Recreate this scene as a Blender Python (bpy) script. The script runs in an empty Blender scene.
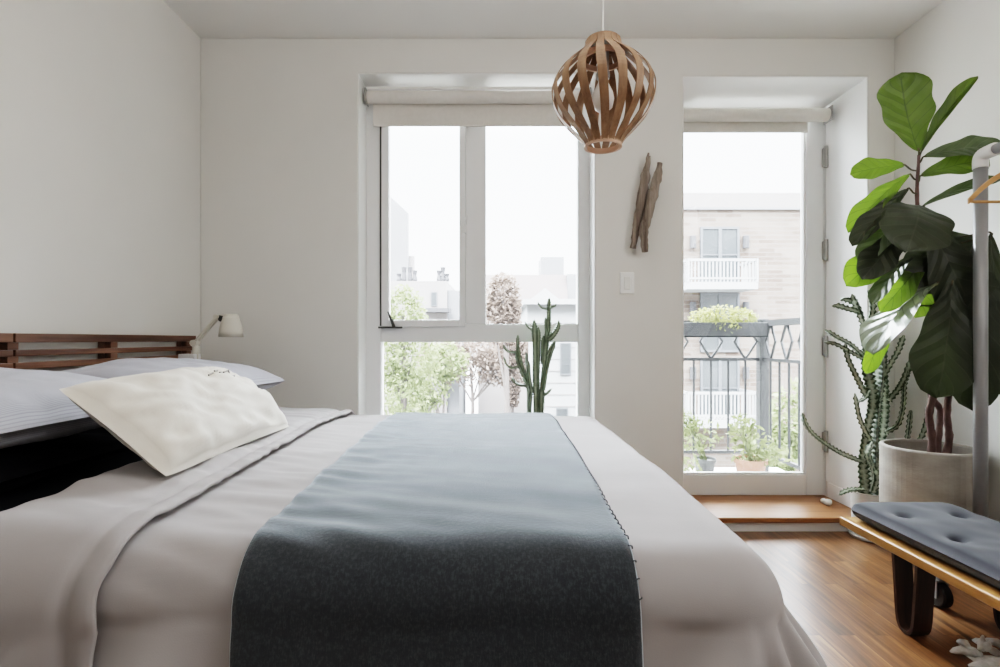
import bpy, math, random
from mathutils import Vector, Matrix, noise

random.seed(7)
SC = bpy.context.scene
COL = SC.collection
PI = math.pi
F = 533.0
CZ = 1.03


def P(px, py, D):
    """measured photo point at depth D -> world point (camera at the origin, looking along +y)"""
    return Vector(((px - 500.0) * D / F, D, CZ - (py - 340.0) * D / F))


def lerp(a, b, t):
    return a + (b - a) * t


def sstep(a, b, x):
    t = max(0.0, min(1.0, (x - a) / (b - a)))
    return t * t * (3 - 2 * t)


# ------------------------------------------------------------------ materials
def mat_new(name):
    m = bpy.data.materials.new(name)
    m.use_nodes = True
    nt = m.node_tree
    b = nt.nodes['Principled BSDF']
    return m, nt, b


def N(nt, kind, **kw):
    n = nt.nodes.new(kind)
    for k, v in kw.items():
        setattr(n, k, v)
    return n


def ramp(nt, fac, stops, interp='LINEAR'):
    r = N(nt, 'ShaderNodeValToRGB')
    r.color_ramp.interpolation = interp
    els = r.color_ramp.elements
    while len(els) > 1:
        els.remove(els[-1])
    els[0].position = stops[0][0]
    els[0].color = (*stops[0][1], 1)
    for p, c in stops[1:]:
        e = els.new(p)
        e.color = (*c, 1)
    nt.links.new(fac, r.inputs[0])
    return r.outputs[0]


def coords(nt, scale=(1, 1, 1), kind='Object', rot=(0, 0, 0)):
    tc = N(nt, 'ShaderNodeTexCoord')
    mp = N(nt, 'ShaderNodeMapping')
    mp.inputs['Scale'].default_value = scale
    mp.inputs['Rotation'].default_value = rot
    nt.links.new(tc.outputs[kind], mp.inputs[0])
    return mp.outputs[0]


def bump(nt, b, height, strength=0.2, dist=0.01):
    bp = N(nt, 'ShaderNodeBump')
    bp.inputs['Strength'].default_value = strength
    bp.inputs['Distance'].default_value = dist
    nt.links.new(height, bp.inputs['Height'])
    nt.links.new(bp.outputs[0], b.inputs['Normal'])


def noise_tex(nt, vec, scale, detail=3, rough=0.5):
    n = N(nt, 'ShaderNodeTexNoise')
    n.inputs['Scale'].default_value = scale
    n.inputs['Detail'].default_value = detail
    n.inputs['Roughness'].default_value = rough
    nt.links.new(vec, n.inputs['Vector'])
    return n.outputs[0]


def mat_plain(name, c1, c2=None, scale=8, rough=0.6, bs=0.0, bscale=60, metal=0.0, spec=0.5, stretch=(1, 1, 1),
              sheen=0.0, sheen_tint=(1, 1, 1), sheen_rough=0.4, bdist=0.01):
    m, nt, b = mat_new(name)
    c2 = c2 or tuple(min(1, x * 1.12) for x in c1)
    v = coords(nt, stretch)
    col = ramp(nt, noise_tex(nt, v, scale), [(0.3, c1), (0.7, c2)])
    nt.links.new(col, b.inputs['Base Color'])
    b.inputs['Roughness'].default_value = rough
    b.inputs['Metallic'].default_value = metal
    b.inputs['Specular IOR Level'].default_value = spec
    if sheen:
        b.inputs['Sheen Weight'].default_value = sheen
        b.inputs['Sheen Tint'].default_value = (*sheen_tint, 1)
        b.inputs['Sheen Roughness'].default_value = sheen_rough
    if bs:
        bump(nt, b, noise_tex(nt, v, bscale, 4), bs, bdist)
    return m


def mat_wood(name, dark, mid, light, axis='Y', rough=0.45, scale=1.0, grain=22):
    m, nt, b = mat_new(name)
    st = {'X': (0.06, 1, 1), 'Y': (1, 0.06, 1), 'Z': (1, 1, 0.06)}[axis]
    v = coords(nt, tuple(s * scale for s in st))
    n1 = noise_tex(nt, v, grain, 5, 0.6)
    n2 = noise_tex(nt, v, grain * 6, 3, 0.6)
    mx = N(nt, 'ShaderNodeMath', operation='MULTIPLY_ADD')
    nt.links.new(n2, mx.inputs[0])
    mx.inputs[1].default_value = 0.25
    nt.links.new(n1, mx.inputs[2])
    col = ramp(nt, mx.outputs[0], [(0.4, dark), (0.6, mid), (0.85, light)])
    nt.links.new(col, b.inputs['Base Color'])
    b.inputs['Roughness'].default_value = rough
    bump(nt, b, n2, 0.08, 0.003)
    return m


def mat_floor():
    m, nt, b = mat_new('oak_floor')
    tc = N(nt, 'ShaderNodeTexCoord')
    sep = N(nt, 'ShaderNodeSeparateXYZ')
    nt.links.new(tc.outputs['Object'], sep.inputs[0])
    cmb = N(nt, 'ShaderNodeCombineXYZ')
    nt.links.new(sep.outputs['Y'], cmb.inputs['X'])
    nt.links.new(sep.outputs['X'], cmb.inputs['Y'])
    br = N(nt, 'ShaderNodeTexBrick')
    br.offset = 0.37
    br.inputs['Color1'].default_value = (0, 0, 0, 1)
    br.inputs['Color2'].default_value = (1, 1, 1, 1)
    br.inputs['Mortar'].default_value = (0.3, 0.3, 0.3, 1)
    br.inputs['Scale'].default_value = 1.0
    br.inputs['Mortar Size'].default_value = 0.0012
    br.inputs['Brick Width'].default_value = 0.62
    br.inputs['Row Height'].default_value = 0.062
    br.inputs['Bias'].default_value = 0.0
    nt.links.new(cmb.outputs[0], br.inputs['Vector'])
    mp = N(nt, 'ShaderNodeMapping')
    mp.inputs['Scale'].default_value = (1.6, 26, 1)
    nt.links.new(cmb.outputs[0], mp.inputs[0])
    # shift the grain by plank
    add = N(nt, 'ShaderNodeVectorMath', operation='ADD')
    sc = N(nt, 'ShaderNodeVectorMath', operation='SCALE')
    sc.inputs['Scale'].default_value = 9.0
    nt.links.new(br.outputs['Color'], sc.inputs[0])
    nt.links.new(mp.outputs[0], add.inputs[0])
    nt.links.new(sc.outputs[0], add.inputs[1])
    g = noise_tex(nt, add.outputs[0], 1.6, 6, 0.65)
    g2 = noise_tex(nt, add.outputs[0], 0.5, 3, 0.5)
    pl = N(nt, 'ShaderNodeMath', operation='MULTIPLY_ADD')
    nt.links.new(br.outputs['Color'], pl.inputs[0])
    pl.inputs[1].default_value = 0.16
    nt.links.new(g, pl.inputs[2])
    pl2 = N(nt, 'ShaderNodeMath', operation='MULTIPLY_ADD')
    nt.links.new(g2, pl2.inputs[0])
    pl2.inputs[1].default_value = 0.5
    nt.links.new(pl.outputs[0], pl2.inputs[2])
    col = ramp(nt, pl2.outputs[0], [(0.54, (0.028, 0.012, 0.006)), (0.72, (0.115, 0.048, 0.018)), (0.88, (0.20, 0.09, 0.035)),
                                   (1.05, (0.31, 0.16, 0.068))])
    mixm = N(nt, 'ShaderNodeMixRGB')
    mixm.inputs['Color2'].default_value = (0.07, 0.03, 0.015, 1)
    nt.links.new(br.outputs['Fac'], mixm.inputs[0])
    nt.links.new(col, mixm.inputs['Color1'])
    nt.links.new(mixm.outputs[0], b.inputs['Base Color'])
    b.inputs['Roughness'].default_value = 0.28
    b.inputs['Coat Weight'].default_value = 0.4
    b.inputs['Coat Roughness'].default_value = 0.28
    bump(nt, b, g, 0.06, 0.003)
    return m


def mat_leaf(name, dark, light, trans, tw=0.35, rough=0.38, vein=(0.2, 0.26, 0.1)):
    m, nt, b = mat_new(name)
    uv = N(nt, 'ShaderNodeUVMap')
    sep = N(nt, 'ShaderNodeSeparateXYZ')
    nt.links.new(uv.outputs[0], sep.inputs[0])
    # |s| from the midrib
    a = N(nt, 'ShaderNodeMath', operation='SUBTRACT')
    nt.links.new(sep.outputs['X'], a.inputs[0])
    a.inputs[1].default_value = 0.5
    ab = N(nt, 'ShaderNodeMath', operation='ABSOLUTE')
    nt.links.new(a.outputs[0], ab.inputs[0])
    # side veins: frac((t - |s|*0.5)*7)
    s2 = N(nt, 'ShaderNodeMath', operation='MULTIPLY_ADD')
    nt.links.new(ab.outputs[0], s2.inputs[0])
    s2.inputs[1].default_value = -0.45
    nt.links.new(sep.outputs['Y'], s2.inputs[2])
    s3 = N(nt, 'ShaderNodeMath', operation='MULTIPLY')
    nt.links.new(s2.outputs[0], s3.inputs[0])
    s3.inputs[1].default_value = 6.5
    fr = N(nt, 'ShaderNodeMath', operation='PINGPONG')
    nt.links.new(s3.outputs[0], fr.inputs[0])
    fr.inputs[1].default_value = 0.5
    mul = N(nt, 'ShaderNodeMath', operation='MULTIPLY')
    nt.links.new(fr.outputs[0], mul.inputs[0])
    mul.inputs[1].default_value = 0.5
    mn = N(nt, 'ShaderNodeMath', operation='MINIMUM')
    nt.links.new(mul.outputs[0], mn.inputs[0])
    nt.links.new(ab.outputs[0], mn.inputs[1])
    vfac = ramp(nt, mn.outputs[0], [(0.0, (1, 1, 1)), (0.022, (0, 0, 0))])
    v = coords(nt)
    col = ramp(nt, noise_tex(nt, v, 9, 3), [(0.3, dark), (0.7, light)])
    mx = N(nt, 'ShaderNodeMixRGB')
    nt.links.new(vfac, mx.inputs[0])
    nt.links.new(col, mx.inputs[1])
    mx.inputs[2].default_value = (*vein, 1)
    mh = N(nt, 'ShaderNodeMixRGB')
    mh.inputs[0].default_value = 0.6
    nt.links.new(col, mh.inputs[1])
    nt.links.new(mx.outputs[0], mh.inputs[2])
    nt.links.new(mh.outputs[0], b.inputs['Base Color'])
    b.inputs['Roughness'].default_value = rough
    bump(nt, b, mul.outputs[0], 0.5, 0.02)
    tr = N(nt, 'ShaderNodeBsdfTranslucent')
    mt = N(nt, 'ShaderNodeMixRGB')
    nt.links.new(vfac, mt.inputs[0])
    mt.inputs[1].default_value = (*trans, 1)
    mt.inputs[2].default_value = (*[x * 0.35 for x in trans], 1)
    nt.links.new(mt.outputs[0], tr.inputs[0])
    ms = N(nt, 'ShaderNodeMixShader')
    ms.inputs[0].default_value = tw
    nt.links.new(b.outputs[0], ms.inputs[1])
    nt.links.new(tr.outputs[0], ms.inputs[2])
    nt.links.new(ms.outputs[0], nt.nodes['Material Output'].inputs[0])
    return m


def mat_cactus(name, rib, valley, rough=0.5):
    m, nt, b = mat_new(name)
    at = N(nt, 'ShaderNodeAttribute', attribute_name='rib')
    v = coords(nt)
    n = noise_tex(nt, v, 45, 4)
    ad = N(nt, 'ShaderNodeMath', operation='MULTIPLY_ADD')
    nt.links.new(n, ad.inputs[0])
    ad.inputs[1].default_value = 0.9
    nt.links.new(at.outputs['Fac'], ad.inputs[2])
    col = ramp(nt, ad.outputs[0], [(0.45, valley), (0.85, tuple((a + c) / 2 for a, c in zip(rib, valley))), (1.2, rib)])
    nt.links.new(col, b.inputs['Base Color'])
    b.inputs['Roughness'].default_value = rough
    return m


def mat_glass(name, tint=(0.98, 0.99, 0.99), refl=0.06):
    m, nt, b = mat_new(name)
    tr = N(nt, 'ShaderNodeBsdfTransparent')
    tr.inputs[0].default_value = (*tint, 1)
    gl = N(nt, 'ShaderNodeBsdfGlossy')
    gl.inputs['Roughness'].default_value = 0.02
    fr = N(nt, 'ShaderNodeFresnel')
    fr.inputs[0].default_value = 1.3
    ms = N(nt, 'ShaderNodeMixShader')
    nt.links.new(fr.outputs[0], ms.inputs[0])
    nt.links.new(tr.outputs[0], ms.inputs[1])
    nt.links.new(gl.outputs[0], ms.inputs[2])
    # faint translucent layer added as a haze over the view outside
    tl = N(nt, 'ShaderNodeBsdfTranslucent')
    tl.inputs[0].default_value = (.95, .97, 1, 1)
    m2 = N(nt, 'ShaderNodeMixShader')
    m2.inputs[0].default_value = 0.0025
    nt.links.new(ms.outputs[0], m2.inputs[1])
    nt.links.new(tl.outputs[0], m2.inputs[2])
    nt.links.new(m2.outputs[0], nt.nodes['Material Output'].inputs[0])
    return m


def mat_brick():
    m, nt, b = mat_new('pale_brick')
    tc = N(nt, 'ShaderNodeTexCoord')
    sep = N(nt, 'ShaderNodeSeparateXYZ')
    nt.links.new(tc.outputs['Object'], sep.inputs[0])
    cmb = N(nt, 'ShaderNodeCombineXYZ')
    nt.links.new(sep.outputs['X'], cmb.inputs['X'])
    nt.links.new(sep.outputs['Z'], cmb.inputs['Y'])
    br = N(nt, 'ShaderNodeTexBrick')
    br.inputs['Color1'].default_value = (0.066, 0.046, 0.036, 1)
    br.inputs['Color2'].default_value = (0.118, 0.096, 0.080, 1)
    br.inputs['Mortar'].default_value = (0.112, 0.098, 0.088, 1)
    br.inputs['Scale'].default_value = 1.0
    br.inputs['Mortar Size'].default_value = 0.016
    br.inputs['Brick Width'].default_value = 0.5
    br.inputs['Row Height'].default_value = 0.13
    nt.links.new(cmb.outputs[0], br.inputs['Vector'])
    n = noise_tex(nt, cmb.outputs[0], 1.2, 4)
    mx = N(nt, 'ShaderNodeMixRGB', blend_type='MULTIPLY')
    mx.inputs[0].default_value = 0.5
    nt.links.new(br.outputs[0], mx.inputs[1])
    nt.links.new(ramp(nt, n, [(0.3, (0.62, 0.58, 0.55)), (0.7, (1, 1, 1))]), mx.inputs[2])
    nt.links.new(mx.outputs[0], b.inputs['Base Color'])
    b.inputs['Roughness'].default_value = 0.9
    return m


def mat_fabric(name, c1, c2, weave=900, bs=0.15, stripe=None, wr=0.0, wr_scale=(3, 3, 3), sheen=0.15):
    m, nt, b = mat_new(name)
    v = coords(nt)
    fine = noise_tex(nt, v, weave * 0.5, 2)
    big = noise_tex(nt, v, 6, 3)
    col = ramp(nt, big, [(0.3, c1), (0.7, c2)])
    if stripe:
        sep = N(nt, 'ShaderNodeSeparateXYZ')
        tc = N(nt, 'ShaderNodeUVMap')
        nt.links.new(tc.outputs[0], sep.inputs[0])
        mu = N(nt, 'ShaderNodeMath', operation='MULTIPLY')
        nt.links.new(sep.outputs['Y'], mu.inputs[0])
        mu.inputs[1].default_value = stripe[1]
        pp = N(nt, 'ShaderNodeMath', operation='PINGPONG')
        nt.links.new(mu.outputs[0], pp.inputs[0])
        pp.inputs[1].default_value = 0.5
        sf = ramp(nt, pp.outputs[0], [(0.1, (1, 1, 1)), (0.22, (0, 0, 0))])
        mx = N(nt, 'ShaderNodeMixRGB')
        nt.links.new(sf, mx.inputs[0])
        nt.links.new(col, mx.inputs[1])
        mx.inputs[2].default_value = (*stripe[0], 1)
        col = mx.outputs[0]
    nt.links.new(col, b.inputs['Base Color'])
    b.inputs['Roughness'].default_value = 0.85
    b.inputs['Specular IOR Level'].default_value = 0.2
    b.inputs['Sheen Weight'].default_value = sheen
    h = fine
    if wr:
        v2 = coords(nt, wr_scale)
        w = noise_tex(nt, v2, 1.0, 3, 0.55)
        ad = N(nt, 'ShaderNodeMath', operation='MULTIPLY_ADD')
        nt.links.new(w, ad.inputs[0])
        ad.inputs[1].default_value = wr
        fm = N(nt, 'ShaderNodeMath', operation='MULTIPLY')
        nt.links.new(fine, fm.inputs[0])
        fm.inputs[1].default_value = 0.06
        nt.links.new(fm.outputs[0], ad.inputs[2])
        h = ad.outputs[0]
    bump(nt, b, h, bs, 0.01)
    return m


def mat_throw():
    m, nt, b = mat_new('slate_wool')
    v = coords(nt)
    v2 = coords(nt, (1, 0.22, 0.22))
    n1 = noise_tex(nt, v, 160, 5, 0.7)
    n2 = noise_tex(nt, v2, 500, 3, 0.7)
    mx = N(nt, 'ShaderNodeMath', operation='MULTIPLY_ADD')
    nt.links.new(n2, mx.inputs[0])
    mx.inputs[1].default_value = 0.7
    nt.links.new(n1, mx.inputs[2])
    col = ramp(nt, mx.outputs[0], [(0.5, (0.030, 0.034, 0.039)), (0.85, (0.040, 0.045, 0.051)), (1.2, (0.058, 0.065, 0.072))])
    nt.links.new(col, b.inputs['Base Color'])
    b.inputs['Roughness'].default_value = 0.95
    b.inputs['Specular IOR Level'].default_value = 0.1
    b.inputs['Sheen Weight'].default_value = 1.0
    b.inputs['Sheen Roughness'].default_value = 0.45
    b.inputs['Sheen Tint'].default_value = (0.85, 0.93, 1.0, 1)
    bump(nt, b, mx.outputs[0], 0.22, 0.004)
    return m


MT = {}
MT['wall'] = mat_plain('white_wall_paint', (0.755, 0.74, 0.71), (0.775, 0.76, 0.73), 3, 0.75, 0.03, 240, spec=0.25)
MT['ceiling'] = mat_plain('ceiling_paint', (0.80, 0.79, 0.77), (0.82, 0.81, 0.79), 3, 0.8, spec=0.2)
MT['trim'] = mat_plain('white_trim_paint', (0.86, 0.855, 0.845), (0.88, 0.875, 0.865), 5, 0.45)
MT['lining'] = mat_plain('reveal_brightening_white', (0.90, 0.895, 0.885), (0.91, 0.905, 0.895), 5, 0.6)  # whiter than the wall colour, to brighten the daylit reveals
MT['frame'] = mat_plain('white_frame', (0.83, 0.83, 0.83), (0.85, 0.85, 0.85), 5, 0.4)
MT['floor'] = mat_floor()
MT['step'] = mat_wood('step_wood', (0.19, 0.078, 0.03), (0.30, 0.135, 0.055), (0.39, 0.19, 0.085), 'X', 0.32)
MT['head'] = mat_wood('headboard_wood', (0.055, 0.024, 0.014), (0.13, 0.058, 0.032), (0.24, 0.12, 0.07), 'Y', 0.4)
MT['oak'] = mat_wood('golden_oak', (0.24, 0.115, 0.03), (0.36, 0.185, 0.055), (0.46, 0.26, 0.09), 'Y', 0.38)
MT['walnut'] = mat_wood('dark_walnut', (0.022, 0.012, 0.008), (0.045, 0.024, 0.016), (0.075, 0.042, 0.028), 'Z', 0.4)
MT['veneer'] = mat_wood('veneer', (0.17, 0.092, 0.05), (0.27, 0.155, 0.085), (0.38, 0.235, 0.14), 'Z', 0.45)
MT['veneer_light'] = mat_wood('veneer_ring', (0.42, 0.24, 0.16), (0.55, 0.34, 0.24), (0.65, 0.43, 0.32), 'X', 0.45)
MT['hanger'] = mat_wood('hanger_wood', (0.42, 0.22, 0.08), (0.56, 0.31, 0.13), (0.66, 0.40, 0.19), 'X', 0.35)
MT['drift'] = mat_wood('driftwood', (0.08, 0.055, 0.042), (0.22, 0.175, 0.145), (0.42, 0.36, 0.31), 'Z', 0.85, 1.0, 30)
MT['duvet'] = mat_fabric('grey_cotton', (0.37, 0.35, 0.35), (0.40, 0.38, 0.38), 1200, 0.25, None, 0.7, (4, 9, 5))
MT['pillow'] = mat_fabric('pinstripe_cotton', (0.44, 0.445, 0.49), (0.47, 0.475, 0.52), 900, 0.2, ((0.34, 0.35, 0.395), 200), 0.5, (6, 6, 6))
MT['pillow_plain'] = mat_fabric('blue_grey_cotton', (0.40, 0.40, 0.44), (0.44, 0.44, 0.48), 900, 0.2, ((0.34, 0.34, 0.385), 110), 0.5, (6, 6, 6))
MT['cream'] = mat_fabric('cream_linen', (0.70, 0.66, 0.59), (0.76, 0.725, 0.66), 700, 0.3, None, 0.6, (9, 7, 9))
MT['thread'] = mat_plain('grey_thread', (0.42, 0.41, 0.39), None, 40, 0.9)
MT['darkthread'] = mat_plain('dark_thread', (0.07, 0.08, 0.09), None, 40, 0.9)
MT['black'] = mat_plain('black_sheet', (0.006, 0.006, 0.008), (0.010, 0.010, 0.013), 10, 0.95, 0.1, 300, spec=0.1)
MT['throw'] = mat_throw()
MT['cushion'] = mat_fabric('blue_grey_wool', (0.018, 0.019, 0.026), (0.025, 0.026, 0.034), 500, 0.3, None, 0.3, (8, 8, 8), 0.2)
MT['concrete'] = mat_plain('concrete', (0.27, 0.245, 0.215), (0.40, 0.37, 0.33), 7, 0.85, 0.08, 60, stretch=(1, 1, 2.0))
MT['soil'] = mat_plain('soil', (0.02, 0.013, 0.009), (0.06, 0.04, 0.028), 60, 0.95, 0.6, 90)
MT['whitepot'] = mat_plain('white_ceramic', (0.72, 0.72, 0.70), None, 5, 0.3)
MT['terracotta'] = mat_plain('terracotta', (0.19, 0.085, 0.055), (0.23, 0.115, 0.075), 12, 0.8)
MT['greypot'] = mat_plain('grey_pot', (0.06, 0.06, 0.06), (0.09, 0.09, 0.088), 12, 0.8)
MT['bark'] = mat_plain('fig_bark', (0.085, 0.05, 0.045), (0.20, 0.125, 0.11), 30, 0.85, 0.4, 60, stretch=(1, 1, 0.4))
MT['stemdark'] = mat_plain('fig_stem', (0.05, 0.045, 0.025), (0.11, 0.09, 0.05), 30, 0.8)
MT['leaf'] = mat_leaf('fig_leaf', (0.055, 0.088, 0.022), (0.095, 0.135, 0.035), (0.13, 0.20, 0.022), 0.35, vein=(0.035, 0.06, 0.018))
MT['leaf_bright'] = mat_leaf('fig_leaf_backlit', (0.075, 0.13, 0.025), (0.12, 0.18, 0.035), (0.20, 0.33, 0.03), 0.42, vein=(0.05, 0.085, 0.02))  # lit copy of the fig leaf, backlight put into the colour
MT['leaf_dark'] = mat_leaf('fig_leaf_shaded', (0.024, 0.031, 0.017), (0.040, 0.049, 0.027), (0.032, 0.042, 0.012), 0.16, rough=0.4, vein=(0.085, 0.095, 0.062))  # shaded copy of the fig leaf, shade put into the colour
MT['leaf_sheen'] = mat_leaf('fig_leaf_painted_sheen', (0.16, 0.19, 0.13), (0.30, 0.33, 0.26), (0.09, 0.13, 0.03), 0.1, rough=0.2, vein=(0.05, 0.07, 0.04))  # pale base colour paints in the window's sheen on the leaf
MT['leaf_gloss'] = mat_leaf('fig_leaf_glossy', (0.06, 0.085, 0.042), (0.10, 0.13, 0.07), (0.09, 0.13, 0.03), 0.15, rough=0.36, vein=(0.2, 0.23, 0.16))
MT['leaf_yellow'] = mat_leaf('fig_leaf_backlit_yellow', (0.42, 0.42, 0.17), (0.52, 0.50, 0.22), (0.75, 0.72, 0.25), 0.45)  # yellow glow of a backlit leaf put into the colour
MT['cactus'] = mat_cactus('spurge_skin', (0.035, 0.06, 0.025), (0.46, 0.50, 0.40))
MT['cactus_win'] = mat_cactus('cactus_skin', (0.075, 0.11, 0.065), (0.30, 0.35, 0.26))
MT['metal'] = mat_plain('grey_tube', (0.29, 0.29, 0.295), (0.32, 0.32, 0.325), 8, 0.35, metal=0.2)
MT['steel'] = mat_plain('satin_steel', (0.36, 0.35, 0.335), (0.42, 0.41, 0.4), 10, 0.35, metal=0.7)
MT['darkmetal'] = mat_plain('dark_metal', (0.06, 0.058, 0.055), (0.1, 0.1, 0.095), 10, 0.4, metal=0.5)
MT['white'] = mat_plain('white_plastic', (0.78, 0.775, 0.75), None, 6, 0.4)
MT['lampwhite'] = mat_plain('lamp_enamel', (0.66, 0.63, 0.56), (0.70, 0.67, 0.60), 6, 0.4)
MT['blind'] = mat_plain('blind_fabric', (0.70, 0.67, 0.63), (0.74, 0.71, 0.67), 40, 0.8)
MT['rubber'] = mat_plain('black_rubber', (0.012, 0.012, 0.013), None, 10, 0.45)
MT['rugwhite'] = mat_plain('white_wool', (0.66, 0.645, 0.61), (0.80, 0.785, 0.76), 60, 0.95, 0.5, 140)
MT['balcony_tile'] = mat_plain('balcony_tile', (0.50, 0.50, 0.49), (0.58, 0.58, 0.57), 6, 0.8)
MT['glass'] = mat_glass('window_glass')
MT['bulb'] = mat_plain('opal_glass', (0.85, 0.83, 0.8), None, 5, 0.25)
MT['brick'] = mat_brick()
MT['render_white'] = mat_plain('pale_render', (0.1318, 0.1207, 0.1173), (0.1487, 0.1377, 0.1343), 0.6, 0.9)
MT['render_grey'] = mat_plain('pale_grey_render', (0.10, 0.10, 0.106), (0.115, 0.116, 0.12), 0.4, 0.9)
MT['siding'] = mat_plain('white_siding', (0.185, 0.19, 0.195), (0.20, 0.205, 0.21), 0.4, 0.8)
MT['slate'] = mat_plain('mauve_roof', (0.0705, 0.0570, 0.0555), (0.0810, 0.0660, 0.0645), 0.5, 0.9)
MT['extglass'] = mat_plain('house_glass', (0.0270, 0.0306, 0.0333), (0.0450, 0.0486, 0.0504), 0.8, 0.3)
MT['extframe'] = mat_plain('house_frame', (0.0510, 0.0540, 0.0588), None, 2, 0.6)
MT['extdark'] = mat_plain('house_dark_grey', (0.0315, 0.0308, 0.0336), (0.0420, 0.0406, 0.0434), 2, 0.8)  # plain dark grey of wall lamps, chimney pots and a balcony slab
MT['iron'] = mat_plain('grey_iron', (0.0092, 0.0096, 0.0099), (0.0119, 0.0122, 0.0129), 10, 0.6)
MT['flowerbox'] = mat_plain('grey_box', (0.0070, 0.0076, 0.0086), (0.0092, 0.0097, 0.0108), 10, 0.7)
MT['road'] = mat_plain('pale_road', (0.16, 0.157, 0.157), (0.19, 0.187, 0.187), 0.3, 0.9)
MT['ground'] = mat_plain('pale_ground', (0.11, 0.108, 0.095), (0.14, 0.135, 0.12), 0.1, 0.95)


def mat_foliage(name, c1, c2, tr):
    m, nt, b = mat_new(name)
    v = coords(nt)
    col = ramp(nt, noise_tex(nt, v, 3.0, 4, 0.7), [(0.35, c1), (0.65, c2)])
    nt.links.new(col, b.inputs['Base Color'])
    b.inputs['Roughness'].default_value = 0.8
    t = N(nt, 'ShaderNodeBsdfTranslucent')
    t.inputs[0].default_value = (*tr, 1)
    ms = N(nt, 'ShaderNodeMixShader')
    ms.inputs[0].default_value = 0.4
    nt.links.new(b.outputs[0], ms.inputs[1])
    nt.links.new(t.outputs[0], ms.inputs[2])
    nt.links.new(ms.outputs[0], nt.nodes['Material Output'].inputs[0])
    return m


MT['tree_green'] = mat_foliage('tree_green', (0.08, 0.105, 0.04), (0.17, 0.19, 0.09), (0.15, 0.17, 0.075))
MT['tree_blossom'] = mat_foliage('tree_blossom', (0.09, 0.066, 0.055), (0.18, 0.14, 0.118), (0.15, 0.115, 0.092))
MT['box_green'] = mat_foliage('box_green', (0.13, 0.14, 0.035), (0.22, 0.225, 0.085), (0.2, 0.205, 0.07))
MT['pot_green'] = mat_foliage('pot_green', (0.09, 0.11, 0.04), (0.18, 0.195, 0.10), (0.15, 0.17, 0.07))
MT['trunk'] = mat_plain('tree_bark', (0.055, 0.045, 0.042), (0.08, 0.068, 0.062), 4, 0.9)


# ------------------------------------------------------------------ mesh builder
def wloc(o):
    v = Vector((0, 0, 0))
    while o:
        v += o.location
        o = o.parent
    return v


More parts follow.
